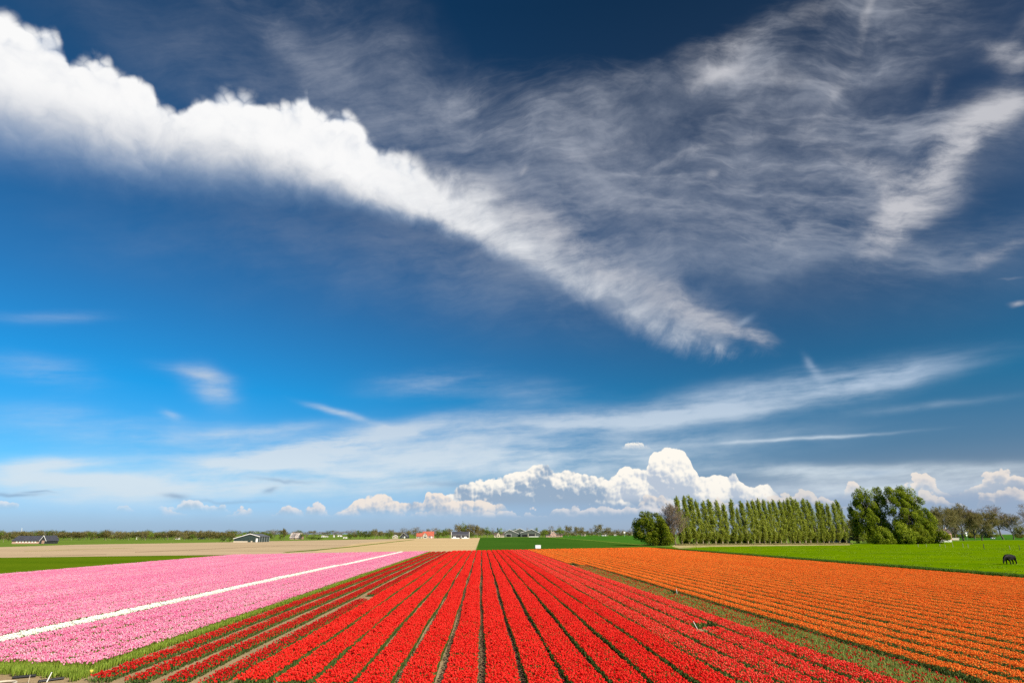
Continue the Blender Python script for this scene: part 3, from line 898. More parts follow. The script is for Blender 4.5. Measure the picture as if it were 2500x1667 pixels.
K_red = kit('red', 5, half=0.575, n=155, height=0.40, m_bloom=m_red, m_leaf=m_leaf, r=0.035)
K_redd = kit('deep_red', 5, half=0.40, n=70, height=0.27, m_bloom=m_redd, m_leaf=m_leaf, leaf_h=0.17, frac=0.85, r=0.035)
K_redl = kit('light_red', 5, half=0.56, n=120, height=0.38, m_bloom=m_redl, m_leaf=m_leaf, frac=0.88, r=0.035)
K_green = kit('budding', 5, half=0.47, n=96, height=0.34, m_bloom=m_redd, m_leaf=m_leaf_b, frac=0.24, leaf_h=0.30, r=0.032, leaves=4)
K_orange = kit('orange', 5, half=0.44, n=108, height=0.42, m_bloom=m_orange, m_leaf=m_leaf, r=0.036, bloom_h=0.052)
K_pink = kit('pink', 6, half=0.63, n=160, height=0.40, m_bloom=m_pink, m_leaf=m_leaf_y, r=0.034, frac=0.97)
K_white = kit('white', 4, half=0.52, n=128, height=0.40, m_bloom=m_white, m_leaf=m_leaf_y, r=0.042)
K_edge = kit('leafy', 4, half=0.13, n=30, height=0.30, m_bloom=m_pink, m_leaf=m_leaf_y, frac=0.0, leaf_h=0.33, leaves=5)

# bare hollows in the beds, each with a marker stake nearby
HOLLOWS = [(-9.7, 55.6, .6, 2.1), (12.2, 36.6, .9, 1.1), (17.5, 57.0, .6, 1.1)]


def bed(x0, k, label, group, y0=None, y1=None, jog=None, wide=1.0, tall=1.0, bare=0.0, thin_bloom_end=0.0):
    ya = ynear(x0) if y0 is None else y0
    yb = yfar(x0) if y1 is None else y1
    ys = np.arange(ya, yb - 0.5, 1.0)
    xs = x0 + 0.045 * np.sin(ys * 0.13 + x0 * 5) + 0.03 * np.sin(ys * 0.41 + x0 * 3) + RNG.normal(0, 0.006, len(ys))
    if jog is not None:
        xs = np.where(ys > jog[0], xs + jog[1], xs)
    keep = (xs > -0.86 * ys - 6) & (xs < 1.02 * ys + 8)
    for hx, hy, rx, ry in HOLLOWS:
        keep &= ~((np.abs(xs - hx) < rx) & (np.abs(ys + 0.5 - hy) < ry))
    ys, xs = ys[keep], xs[keep]
    if len(ys) == 0:
        return
    t = thing('tulip_bed', (x0, float(ys[0]), 0.0), label, 'tulip bed', group)
    pts = np.column_stack([xs - x0, ys - ys[0], np.full(len(ys), 0.014)])
    planted('foliage', pts, k['l'], k['n'], t, wide, tall)
    pb = pts[pts[:, 1] >= thin_bloom_end]
    if k['b'] is not None and len(pb):
        planted('blooms', pb, k['b'], k['n'], t, wide, tall)
    return t


G_RED, G_ORA, G_PIN = 'red tulip beds running to the horizon', 'orange tulip beds on the right', 'pink tulip beds on the left'
for i in range(10):                                    # left of the central path
    x = -0.70 - 1.5 * i
    deep = i >= 6
    lab = ('deep red sparse tulip bed between sandy paths, %s left of the central path' if deep else 'bright red tulip bed, %s to the left of the central path') % ORD[i + 1]
    bed(x, K_redd if deep else K_red, lab, G_RED)
for i in range(10):                                    # right of it
    x = 0.80 + 1.5 * i
    lt = i >= 6
    lab = ('paler red tulip bed with green showing, %s right of the central path' if lt else 'bright red tulip bed, %s to the right of the central path') % ORD[i + 1]
    bed(x, K_redl if lt else K_red, lab, G_RED)
for i in range(2):
    bed(15.75 + 1.25 * i, K_green, ['green budding tulip bed next to the red beds', 'green budding tulip bed next to the orange beds'][i], 'budding beds between red and orange', y1=104 + 2 * i)
    bed(15.75 + 1.3 * i, K_orange, ['far orange tulip bed beyond the brown strip, touching the red beds', 'far orange tulip bed beyond the brown strip, second from the red beds'][i], G_ORA, y0=112 - 6 * i)
for i in range(30):
    x = 18.35 + 1.515 * i
    bed(x, K_orange, 'orange tulip bed, %s counted from the green budding beds' % ORD[i + 1], G_ORA, wide=[0.94, 1.05, 1.02, 1.06][i % 4])
bed(-15.35, K_edge, 'yellow green leafy strip between pink field and red beds', None, tall=0.85)
for i in range(31):
    x = -16.2 - 1.5 * i
    white = i == 5
    if white:
        bed(x, K_white, 'white tulip bed crossing the pink tulip field', None, jog=(106.0, 0.6), thin_bloom_end=0.3)
        continue
    lab = 'pink tulip bed, %s counted from the red beds' % ORD[i + 1]
    kw = dict(y1=106.0) if i == 4 else {}
    bed(x, K_pink, lab, G_PIN, wide=[0.97, 1.02, 0.99, 0.94][i % 4], thin_bloom_end=0.25, y0=ynear(x) + 0.5, **kw)
    if i == 4:
        bed(x - 1.8, K_pink, 'narrow far pink tulip bed left of the shifted end of the white bed', G_PIN, y0=106.0, wide=0.5)
        bed(x + 0.35, K_pink, 'narrow far pink tulip bed right of the shifted end of the white bed', G_PIN, y0=106.0, wide=0.6)

# ------------------------------------------------------------------ trees
TR_RNG = np.random.default_rng(21)


def unit(v):
    return v / (math.sqrt(v[0] * v[0] + v[1] * v[1] + v[2] * v[2]) + 1e-9)


def cross3(a, b):
    return np.array((a[1] * b[2] - a[2] * b[1], a[2] * b[0] - a[0] * b[2], a[0] * b[1] - a[1] * b[0]))


def tubes_mesh(name, segs, m, sides=5):
    """tapered limbs as one mesh"""
    P0 = np.array([s[0] for s in segs]); P1 = np.array([s[1] for s in segs])
    R0 = np.array([s[2] for s in segs]); R1 = np.array([s[3] for s in segs])
    V_, F_, n0 = [], [], 0
    for thick in (True, False):
        k = sides if thick else 3
        sel = (R0 > 0.05) == thick
        if not sel.any():
            continue
        p, q, r0, r1 = P0[sel], P1[sel], R0[sel], R1[sel]
        d = q - p; d /= np.linalg.norm(d, axis=1)[:, None] + 1e-9
        ref = np.where((np.abs(d[:, 2]) < 0.9)[:, None], (0.0, 0.0, 1.0), (0.0, 1.0, 0.0))
        s = np.cross(d, ref); s /= np.linalg.norm(s, axis=1)[:, None] + 1e-9
        u = np.cross(s, d)
        a = 2 * PI * np.arange(k) / k
        ring = np.cos(a)[None, :, None] * s[:, None, :] + np.sin(a)[None, :, None] * u[:, None, :]
        v = np.concatenate([p[:, None] + ring * r0[:, None, None], q[:, None] + ring * r1[:, None, None]], 1)
        i = np.arange(k)
        f = np.column_stack([i, (i + 1) % k, k + (i + 1) % k, k + i])
        F_.append((n0 + np.arange(len(p))[:, None, None] * 2 * k + f[None]).reshape(-1, 4))
        V_.append(v.reshape(-1, 3)); n0 += len(p) * 2 * k
    return np_mesh(name, np.vstack(V_), np.vstack(F_), mats=(m,), smooth_shade=True)


def leaves_mesh(name, pts, size, m, rng, tone=None, outward=None, updown=0.3):
    """one small folded blade (a kite of two triangles) at every point"""
    n = len(pts)
    a = rng.normal(size=(n, 3)); a[:, 2] *= updown + 0.7
    if outward is not None:
        a = a + outward
    nrm = a / np.linalg.norm(a, axis=1)[:, None]
    t = rng.normal(size=(n, 3)); t -= nrm * (t * nrm).sum(1)[:, None]; t /= np.linalg.norm(t, axis=1)[:, None]
    b = np.cross(nrm, t)
    s = (size * rng.uniform(0.6, 1.35, n))[:, None]
    v = np.stack([pts - t * s * .62, pts + b * s * .36 + nrm * s * .1, pts + t * s * .62, pts - b * s * .36 + nrm * s * .1], 1).reshape(-1, 3)
    i = np.arange(n)[:, None] * 4
    f = np.concatenate([i + np.array([[0, 1, 2]]), i + np.array([[0, 2, 3]])], 1).reshape(-1, 3)
    if tone is None:
        tone = np.clip(rng.normal(0.5, 0.2, n), 0, 1)
    return np_mesh(name, v, f, np.repeat(tone, 2), mats=(m,))


def skeleton(rng, h, r, first=0.25, kids=(4, 3, 3), ang=(55, 45, 40), ratio=(0.5, 0.55, 0.5), wob=0.12, up=0.10, lean=(0, 0), levels=3, trunk_len=0.8):
    segs = []

    def grow(p, d, L_, r_, lvl):
        n = 5 if lvl == 0 else 3
        for i in range(n):
            d = unit(d + rng.normal(0, wob, 3) + np.array([lean[0] * 0.12, lean[1] * 0.12, up if lvl else 0.05]))
            q = p + d * (L_ / n)
            ra, rb = r_ * (1 - 0.75 * i / n), r_ * (1 - 0.75 * (i + 1) / n)
            segs.append((p, q, ra, rb, lvl))
            if lvl < levels and (lvl > 0 or (i + 1) / n > first):
                az0 = rng.uniform(0, 6.28)
                for k in range(kids[lvl]):
                    az = az0 + 6.28 * k / kids[lvl] + rng.normal(0, 0.3)
                    a = math.radians(ang[lvl] * rng.uniform(0.7, 1.2))
                    s = unit(cross3(d, (0.3, 0.2, 1) if abs(d[2]) < 0.9 else (1, 0.2, 0))); u = cross3(s, d)
                    cd = unit(d * math.cos(a) + (s * math.cos(az) + u * math.sin(az)) * math.sin(a))
                    fall = 1.0 - 0.45 * i / n
                    grow(q, cd, L_ * ratio[lvl] * fall * rng.uniform(0.75, 1.2), rb * 0.6, lvl + 1)
            p = q
    grow(np.zeros(3), np.array([lean[0] * 0.3, lean[1] * 0.3, 1.0]), h * trunk_len, r, 0)
    return segs


def fit(segs, pts, h, w):
    """scale a tree to height h and width w"""
    top = max(pts[:, 2].max() if pts is not None and len(pts) else 0, max(s[1][2] for s in segs))
    xs = np.array([s[1][0] for s in segs] + ([] if pts is None else list(pts[:, 0])))
    k = np.array([w / max(1e-3, np.percentile(xs, 99) - np.percentile(xs, 1))] * 2 + [h / top])
    segs = [(p * k, q * k, a * (k[2] + k[0]) / 2, b * (k[2] + k[0]) / 2, l) for p, q, a, b, l in segs]
    return segs, (None if pts is None else pts * k)


# bark and leaves
m_bark = plain_mat('bark_grey_brown', (.12, .095, .065), 0.9, 0.3, 2.0)
m_bark_p = plain_mat('bark_pale', (.30, .25, .17), 0.9, 0.3, 2.0)
m_twig = plain_mat('bare_twigs', (.23, .175, .13), 0.9, 0.25, 1.0)
m_twig_g = plain_mat('budding_twigs', (.25, .215, .10), 0.9, 0.25, 1.0)
m_pop = leaf_mat('poplar_leaf', (.100, .145, .010), (.235, .285, .024), 0.45, c2=(.42, .45, .075), patch=0.25, patch_scale=0.5, objvar=0.12)
m_will = leaf_mat('big_tree_leaf', (.105, .150, .006), (.225, .285, .014), 0.45, c2=(.39, .43, .035), patch=0.3, patch_scale=0.25, objvar=0.1)
m_bush = leaf_mat('shrub_leaf', (.075, .115, .005), (.175, .215, .010), 0.42, c2=(.290, .305, .020), patch=0.5, patch_scale=0.2)
m_far_g = leaf_mat('far_leaf_green', (.060, .100, .010), (.125, .175, .020), 0.35, c2=(.21, .26, .035), objvar=0.5)
m_far_b = leaf_mat('far_leaf_budding', (.130, .110, .035), (.205, .175, .055), 0.35, c2=(.27, .235, .075), objvar=0.5)
m_far_l = leaf_mat('far_leaf_fresh', (.11, .17, .010), (.19, .27, .02), 0.35, c2=(.28, .34, .04), objvar=0.3)
m_far_d = leaf_mat('far_leaf_dark', (.035, .060, .010), (.070, .105, .016), 0.3, c2=(.11, .15, .025), objvar=0.4)
m_thick = leaf_mat('thicket_leaf', (.13, .135, .015), (.23, .225, .03), 0.4, c2=(.33, .30, .05), objvar=0.5)
m_far_r = leaf_mat('far_twig_crown', (.150, .120, .085), (.215, .175, .125), 0.25, c2=(.27, .225, .165), objvar=0.4)


# ---- Lombardy poplars
def make_poplar(seed, h=24.0, w=4.7):
    rng = np.random.default_rng(seed)
    w = w * rng.uniform(0.85, 1.18)
    segs = []
    bend = rng.uniform(0.9, 2.1)
    def off(t): return np.array([-bend * t ** 2.2, 0.0, 0.0])
    axis = [np.array([0, 0, h * t * 0.97]) + off(t) + np.array([0.10 * math.sin(9 * t + seed), 0.1 * math.cos(7 * t + seed), 0]) for t in np.linspace(0, 1, 12)]
    for i in range(11):
        segs.append((axis[i], axis[i + 1], 0.34 * (1 - i / 11.5), 0.34 * (1 - (i + 1) / 11.5), 0))
    pts, tone, outw = [], [], []
    nb = 96
    for b in range(nb):
        t0 = 0.035 + 0.83 * (b / nb) ** 1.15
        base = np.array([0, 0, h * t0]) + off(t0)
        az = rng.uniform(0, 6.28)
        # how far the plume stands off the trunk: broad low down, narrow at the tip
        reach = w / 2 * (0.42 + 0.72 * math.sin(PI * min(1, (t0 + 0.12) ** 0.75)) ) * rng.uniform(0.55, 1.15) * (1.0 - 0.35 * t0)
        if t0 < 0.1: reach *= 0.75
        L_ = h * rng.uniform(0.11, 0.19) * (1.0 - 0.35 * t0)
        tip = base + np.array([math.cos(az) * reach, math.sin(az) * reach, L_]) + (off(min(1, t0 + L_ / h)) - off(t0)) + np.array([-0.35 * rng.random(), 0, 0])
        mid = base * 0.45 + tip * 0.55 + np.array([math.cos(az), math.sin(az), 0]) * reach * 0.22
        if tip[2] > h: tip[2] = h
        segs += [(base, mid, 0.06, 0.035, 1), (mid, tip, 0.035, 0.01, 1)]
        n = int(rng.uniform(50, 85))
        u = rng.uniform(0.15, 1.08, n)[:, None]
        c = (1 - u) ** 2 * base + 2 * u * (1 - u) * mid + u ** 2 * tip
        sp = 0.26 + 0.20 * (1 - np.abs(2 * u - 1.1))
        c = c + rng.normal(size=(n, 3)) * sp * np.array([1, 1, 1.25])
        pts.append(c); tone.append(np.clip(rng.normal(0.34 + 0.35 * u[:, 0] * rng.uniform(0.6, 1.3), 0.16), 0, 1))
        outw.append(np.tile(np.array([math.cos(az), math.sin(az), 0.35]) * 0.9, (n, 1)))
    pts = np.vstack(pts)
    # thin leader
    n = 90
    z = rng.uniform(0.84, 1.0, n)
    lead = np.array([off(t) + (0, 0, h * t) for t in z]) + rng.normal(size=(n, 3)) * (0.12 + 0.5 * (1 - z))[:, None]
    pts = np.vstack([pts, lead]); tone = np.concatenate(tone + [np.full(n, 0.6)]); outw = np.vstack(outw + [np.zeros((n, 3))])
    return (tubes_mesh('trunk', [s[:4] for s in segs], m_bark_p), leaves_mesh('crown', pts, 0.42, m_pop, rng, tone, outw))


POP = [make_poplar(s) for s in (3, 8, 15, 22, 31, 44, 57, 63)]
POPLARS = [(103.3, 320.2, 24.3), (106.9, 320.0, 24.7), (111.5, 322.2, 24.6), (115.3, 323.3, 22.7), (118.8, 324.4, 22.3), (122.9, 325.5, 23.0), (127.0, 326.5, 22.9), (130.3, 327.7, 21.1), (134.8, 328.8, 23.4), (138.6, 329.9, 19.1), (142.6, 331.0, 22.5), (146.7, 332.1, 22.8), (149.9, 333.3, 23.3), (153.4, 334.5, 24.0), (156.9, 335.7, 23.7), (160.4, 336.9, 22.5), (164.2, 338.1, 23.8), (167.8, 339.3, 23.5), (170.8, 340.6, 23.3), (173.0, 340.5, 24.8), (176.4, 341.7, 25.1), (180.4, 342.9, 24.1), (184.1, 344.2, 24.8), (188.5, 345.4, 24.0), (193.0, 346.7, 23.5), (196.6, 348.0, 23.1), (199.3, 347.9, 22.2), (203.7, 349.1, 22.7), (208.3, 350.4, 24.4)]
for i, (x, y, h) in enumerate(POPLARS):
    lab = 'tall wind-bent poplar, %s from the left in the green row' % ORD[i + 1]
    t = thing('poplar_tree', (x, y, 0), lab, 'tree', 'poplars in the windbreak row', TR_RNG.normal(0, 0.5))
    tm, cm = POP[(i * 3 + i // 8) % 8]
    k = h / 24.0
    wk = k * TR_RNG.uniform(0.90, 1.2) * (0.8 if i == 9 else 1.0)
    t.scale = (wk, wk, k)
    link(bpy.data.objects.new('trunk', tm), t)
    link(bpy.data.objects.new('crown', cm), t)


# ---- leafy trees with a real branch structure
def make_leafy(seed, h, w, m_l, m_b, leaf, per, first=0.2, lean=(0, 0), kids=(4, 3, 3), spread=0.55, trunk_len=0.7, up=0.12, ang=(55, 45, 40), levels=3, clip=0.0, r=None):
    rng = np.random.default_rng(seed)
    segs = skeleton(rng, h, r or h * 0.022, first, kids, lean=lean, levels=levels, trunk_len=trunk_len, up=up, ang=ang)
    ends = [s for s in segs if s[4] == levels]
    P0 = np.array([s[0] for s in ends]); P1 = np.array([s[1] for s in ends])
    n = len(ends) * per
    j = np.repeat(np.arange(len(ends)), per)
    u = rng.uniform(0, 1.1, n)[:, None]
    pts = P0[j] * (1 - u) + P1[j] * u + rng.normal(size=(n, 3)) * spread
    tone = np.clip(rng.normal(0.45, 0.18, n) + np.repeat(rng.normal(0, 0.16, len(ends)), per), 0, 1)
    segs, pts = fit(segs, pts, h, w)
    ok = pts[:, 2] > clip
    pts, tone = pts[ok], tone[ok]
    c = pts.mean(0)
    out = (pts - c); out /= np.linalg.norm(out, axis=1)[:, None] + 1e-6
    return (tubes_mesh('trunk', [s[:4] for s in segs if s[4] < levels or rng.random() < 0.5], m_b), leaves_mesh('crown', pts, leaf, m_l, rng, tone, out * 0.8))


def leafy(name, loc, label, meshes, scale=1.0, rz=0.0, group=None, crown='crown'):
    t = thing(name, (*loc, 0), label, 'tree' if 'tree' in name else 'shrub', group, rz)
    t.scale = (scale,) * 3
    link(bpy.data.objects.new('trunk', meshes[0]), t)
    link(bpy.data.objects.new(crown, meshes[1]), t)
    return t


def make_plumed(seed, outline, depth, n, size, m_l, m_b, leaf=0.42, per=70, tilt=-0.25, trunk=(0.0, 0.55), trunk_r=0.5):
    """a crown of leafy plumes filling an outline of (x, z); limbs run from the trunk into the plumes"""
    rng = np.random.default_rng(seed)
    P_ = np.array(outline, dtype=float)
    def inside(x, z):
        c = False
        j = len(P_) - 1
        for i in range(len(P_)):
            if (P_[i, 1] > z) != (P_[j, 1] > z) and x < (P_[j, 0] - P_[i, 0]) * (z - P_[i, 1]) / (P_[j, 1] - P_[i, 1]) + P_[i, 0]:
                c = not c
            j = i
        return c
    x0, x1, z0, z1 = P_[:, 0].min(), P_[:, 0].max(), P_[:, 1].min(), P_[:, 1].max()
    cen = []
    while len(cen) < n:
        x, z = rng.uniform(x0, x1), rng.uniform(z0, z1)
        if not inside(x, z):
            continue
        c = np.array([x, rng.uniform(-1, 1) * depth * (0.35 + 0.65 * math.sin(PI * (z - z0) / (z1 - z0))), z])
        if cen and min(np.linalg.norm((c - q) / size) for q in cen) < 0.55:
            if rng.random() < 0.92:
                continue
        cen.append(c)
    top_z = trunk[1] * z1
    tx = trunk[0]
    segs = [(np.array([tx, 0, z1 * a * trunk[1]]), np.array([tx + tilt * 2.0 * b * b, 0, z1 * b * trunk[1]]), trunk_r * (1 - .6 * a), trunk_r * (1 - .6 * b)) for a, b in ((0, .34), (.34, .67), (.67, 1.0))]
    for k_ in range(1, 3):
        segs[k_] = (segs[k_ - 1][1],) + segs[k_][1:]
    pts, tone, outw = [], [], []
    mid = np.array([(x0 + x1) / 2, 0, (z0 + z1) * .45])
    for c in cen:
        root = np.array([tx + tilt * (c[2] / z1), 0, min(top_z, max(z1 * .06, c[2] * .5))])
        knee = root * .5 + c * .5 + np.array([0, 0, -.08 * abs(c[0] - root[0])])
        segs += [(root, knee, .16, .10), (knee, c, .10, .03)]
        m = int(per * rng.uniform(.7, 1.3))
        a = rng.normal(size=(m, 3)); a /= np.linalg.norm(a, axis=1)[:, None]
        r = rng.uniform(.35, 1.12, m)[:, None] ** .6
        s = np.array(size) * rng.uniform(.7, 1.25)
        p = a * r * s
        p[:, 0] += tilt * p[:, 2]
        up = np.clip(p[:, 2] / s[2], -1, 1)
        pts.append(c + p)
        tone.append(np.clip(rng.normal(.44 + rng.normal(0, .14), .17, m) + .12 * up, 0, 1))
        o = a + .6 * (c - mid) / (np.linalg.norm(c - mid) + 1e-6)
        outw.append(o * .9)
    pts = np.vstack(pts); ok = pts[:, 2] > .05
    return (tubes_mesh('trunk', segs, m_b), leaves_mesh('crown', pts[ok], leaf, m_l, rng, np.concatenate(tone)[ok], np.vstack(outw)[ok]))


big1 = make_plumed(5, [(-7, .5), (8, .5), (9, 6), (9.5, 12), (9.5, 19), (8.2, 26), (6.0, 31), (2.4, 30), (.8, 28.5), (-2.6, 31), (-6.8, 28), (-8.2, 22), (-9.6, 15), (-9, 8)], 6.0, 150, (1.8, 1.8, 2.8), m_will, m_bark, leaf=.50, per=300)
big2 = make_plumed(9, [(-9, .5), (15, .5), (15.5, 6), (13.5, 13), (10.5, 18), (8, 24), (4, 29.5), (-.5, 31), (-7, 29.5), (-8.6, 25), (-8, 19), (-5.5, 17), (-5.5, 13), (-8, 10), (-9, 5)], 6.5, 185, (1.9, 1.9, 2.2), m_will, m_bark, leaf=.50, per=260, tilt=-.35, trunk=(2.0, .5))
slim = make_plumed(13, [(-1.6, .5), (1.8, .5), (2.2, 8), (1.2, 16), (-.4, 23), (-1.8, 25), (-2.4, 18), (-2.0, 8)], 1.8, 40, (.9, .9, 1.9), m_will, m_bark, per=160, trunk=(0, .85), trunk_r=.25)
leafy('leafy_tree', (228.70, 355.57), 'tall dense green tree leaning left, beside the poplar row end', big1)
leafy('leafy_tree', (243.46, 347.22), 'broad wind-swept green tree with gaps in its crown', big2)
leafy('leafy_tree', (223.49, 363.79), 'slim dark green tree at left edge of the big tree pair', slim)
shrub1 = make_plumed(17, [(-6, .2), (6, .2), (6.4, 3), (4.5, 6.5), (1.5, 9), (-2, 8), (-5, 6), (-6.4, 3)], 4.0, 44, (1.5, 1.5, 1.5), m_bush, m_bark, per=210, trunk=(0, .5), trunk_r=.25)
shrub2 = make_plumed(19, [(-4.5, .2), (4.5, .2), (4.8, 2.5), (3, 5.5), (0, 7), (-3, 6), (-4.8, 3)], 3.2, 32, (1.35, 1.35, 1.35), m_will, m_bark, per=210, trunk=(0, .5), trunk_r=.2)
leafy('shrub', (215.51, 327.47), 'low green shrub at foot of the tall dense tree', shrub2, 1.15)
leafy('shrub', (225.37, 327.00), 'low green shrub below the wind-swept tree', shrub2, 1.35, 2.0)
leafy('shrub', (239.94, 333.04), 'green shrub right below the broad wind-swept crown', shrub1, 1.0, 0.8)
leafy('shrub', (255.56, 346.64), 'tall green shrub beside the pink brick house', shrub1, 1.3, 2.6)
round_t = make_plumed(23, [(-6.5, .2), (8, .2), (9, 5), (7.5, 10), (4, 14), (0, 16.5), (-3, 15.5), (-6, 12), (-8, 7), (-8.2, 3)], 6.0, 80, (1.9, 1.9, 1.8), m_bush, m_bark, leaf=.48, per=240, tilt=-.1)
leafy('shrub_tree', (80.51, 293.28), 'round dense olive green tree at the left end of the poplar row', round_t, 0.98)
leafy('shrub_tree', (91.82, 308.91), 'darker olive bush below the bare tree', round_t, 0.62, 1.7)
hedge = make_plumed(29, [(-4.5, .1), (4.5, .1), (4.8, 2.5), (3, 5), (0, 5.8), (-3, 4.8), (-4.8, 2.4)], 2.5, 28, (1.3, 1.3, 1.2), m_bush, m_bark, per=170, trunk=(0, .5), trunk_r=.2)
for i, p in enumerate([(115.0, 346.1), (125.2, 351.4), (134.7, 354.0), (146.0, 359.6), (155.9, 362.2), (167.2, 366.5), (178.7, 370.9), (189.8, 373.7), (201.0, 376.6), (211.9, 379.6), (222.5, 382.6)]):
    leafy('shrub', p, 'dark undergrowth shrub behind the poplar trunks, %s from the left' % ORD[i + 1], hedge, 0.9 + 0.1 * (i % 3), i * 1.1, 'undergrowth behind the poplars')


# ---- bare and budding trees
def make_bare(seed, h, w, first=0.3, lean=(0, 0), up=0.14, m_t=m_twig, kids=(3, 3, 2, 2), ang=(50, 42, 40, 38), buds=None, trunk_len=0.72, per=2, thick=1.0):
    rng = np.random.default_rng(seed)
    segs = skeleton(rng, h, h * 0.022 * thick, first, kids, ang, (0.55, 0.6, 0.55, 0.5), 0.14, up, lean, 4, trunk_len)
    segs, _ = fit(segs, None, h, w)
    trunk = tubes_mesh('trunk', [s[:4] for s in segs if s[4] <= 1], m_bark)
    tw = [s for s in segs if s[4] > 1]
    twigs = tubes_mesh('branches', [(p, q, max(a, 0.030), max(b, 0.016)) for p, q, a, b, l in tw], m_t, 3)
    bm_ = None
    if buds is not None:
        ends = [s for s in tw if s[4] >= 3]
        P1 = np.array([s[1] for s in ends])
        pts = np.repeat(P1, per, 0) + rng.normal(size=(len(P1) * per, 3)) * 0.3
        bm_ = leaves_mesh('buds', pts, 0.22, buds, rng)
    return trunk, twigs, bm_


def bare(loc, label, me, scale=1.0, rz=0.0, group='bare trees'):
    t = thing('bare_tree', (*loc, 0), label, 'tree', group, rz)
    t.scale = (scale,) * 3
    link(bpy.data.objects.new('trunk', me[0]), t)
    link(bpy.data.objects.new('branches', me[1]), t)
    if me[2] is not None:
        link(bpy.data.objects.new('buds', me[2]), t)
    return t


bareA = make_bare(41, 17, 15, 0.35, (-0.25, 0), 0.10, ang=(52, 42, 40, 38))
bareB = make_bare(43, 17, 13, 0.25, (0, 0), 0.16, m_twig_g, buds=m_far_b, per=1)
bareC = make_bare(47, 20, 13, 0.12, (0, 0), 0.24, kids=(4, 3, 3, 2), ang=(38, 36, 36, 36))
bareD = make_bare(53, 15, 14, 0.2, (-0.1, 0), 0.12, m_twig_g, buds=m_far_b, per=2)
bare((92.90, 297.88), 'grey bare tree between the round olive tree and first poplar', bareC, 0.98, 0.4)
bare((323.71, 426.22), 'budding tree in front of the pink brick house', bareB, 1.42, 0.3)
bare((399.18, 503.09), 'bare tree with thick forked trunk right of the pink house', bareB, 1.75, 2.2)
bare((414.44, 502.35), 'budding yellowish tree with short trunk beside white box', bareD, 1.55, 1.2)
bare((528.79, 613.39), 'slender leaning bare tree above the small green barn', bareA, 2.0, 0.0)
bare((539.16, 612.89), 'thin bare tree near the right edge of the picture', bareB, 1.5, 4.0)
bare((558.67, 611.95), 'dark bare tree cut by the right picture edge', bareA, 2.2, 2.6)
bare((518.96, 665.26), 'bare tree standing behind the pink brick house', bareC, 1.72, 1.4)
bare((500.57, 666.14), 'bare tree behind the broad wind-swept tree', bareB, 1.9, 3.0)
bare((540.03, 664.24), 'thin bare tree behind the budding yellowish tree', bareC, 1.62, 3.3)
thk = make_plumed(59, [(-6.5, .2), (6.5, .2), (7.2, 4), (5.5, 8), (2, 11), (-2, 10.5), (-5.5, 8.5), (-7.2, 4)], 5.0, 52, (1.7, 1.7, 1.6), m_thick, m_bark, leaf=.36, per=150, tilt=0)
for i, (p, lab) in enumerate(zip([(619.8, 792.8), (639.6, 791.9), (661.0, 790.8), (704.8, 788.7), (290.3, 478.4)], [
        'brown budding thicket behind the pink brick house', 'olive thicket behind the forked bare tree', 'yellowish thicket behind the short-trunk budding tree',
        'brown thicket near the right picture edge', 'brown budding thicket between poplar row and big trees'])):
    leafy('thicket', p, lab, thk, [1.35, 1.5, 1.5, 1.4, 1.5][i], i * 1.3, 'budding thickets')


# ---- the far tree lines: many small trees, a few models
def make_far(seed, m_l, shape='round', n=900, size=0.46, m_b=m_bark):
    """a unit tree: height 10, crown width 8"""
    rng = np.random.default_rng(seed)
    segs = skeleton(rng, 10, 0.20, 0.3, (3, 2), (45, 40), (0.5, 0.5), levels=2, trunk_len=0.75, up=0.2)
    segs, _ = fit(segs, None, 9.4, 6.5)
    cl = []
    for k in range(26):
        if shape == 'round':
            a = rng.uniform(0, 6.28); rr = 3.0 * math.sqrt(rng.random()); z = 5.9 + rng.uniform(-3.3, 3.3) * math.sqrt(max(0.1, 1 - (rr / 3.4) ** 2))
        elif shape == 'low':
            a = rng.uniform(0, 6.28); rr = 3.3 * math.sqrt(rng.random()); z = 4.6 + rng.uniform(-3.8, 3.8) * math.sqrt(max(0.1, 1 - (rr / 3.9) ** 2))
        else:
            z = rng.uniform(1.2, 9.2); a = rng.uniform(0, 6.28); rr = 2.4 * (1 - z / 10.5) * math.sqrt(rng.random())
        cl.append((rr * math.cos(a), rr * math.sin(a), z))
    cl = np.array(cl)
    j = rng.integers(0, len(cl), n)
    pts = cl[j] + rng.normal(size=(n, 3)) * np.array([0.75, 0.75, 0.62])
    tone = np.clip(rng.normal(0.45, 0.2, n) + rng.normal(0, 0.15, len(cl))[j], 0, 1)
    pts = pts[pts[:, 2] > 0.2]; tone = tone[:len(pts)]
    pts[:, 2] *= 10 / pts[:, 2].max()
    out = pts - pts.mean(0); out /= np.linalg.norm(out, axis=1)[:, None]
    return tubes_mesh('trunk', [s[:4] for s in segs], m_b, 4), leaves_mesh('crown', pts, size, m_l, rng, tone, out * 0.8)


FAR = {
    'g': [make_far(s, m_far_g) for s in (1, 2, 3)], 'b': [make_far(s, m_far_b, n=1200, m_b=m_bark_p) for s in (4, 5, 6)],
    'l': [make_far(s, m_far_l) for s in (7, 8)], 'd': [make_far(s, m_far_d, 'low', 900) for s in (9, 10)],
    'u': [make_far(s, m_far_b, 'low', 900, m_b=m_bark_p) for s in (17, 18, 19)],
    'r': [make_far(s, m_far_r, n=700, size=0.30, m_b=m_bark) for s in (11, 12, 13)], 'c': [make_far(s, m_far_d, 'cone') for s in (14,)],
    'h': [make_far(s, m_far_g, 'low', 900) for s in (15, 16)],
}
WORD = {'g': 'green leafy tree', 'b': 'olive brown budding tree', 'l': 'fresh light green tree', 'd': 'dark green dense tree', 'r': 'grey brown bare tree',
        'c': 'dark pointed conifer', 'h': 'low green hedge tree'}


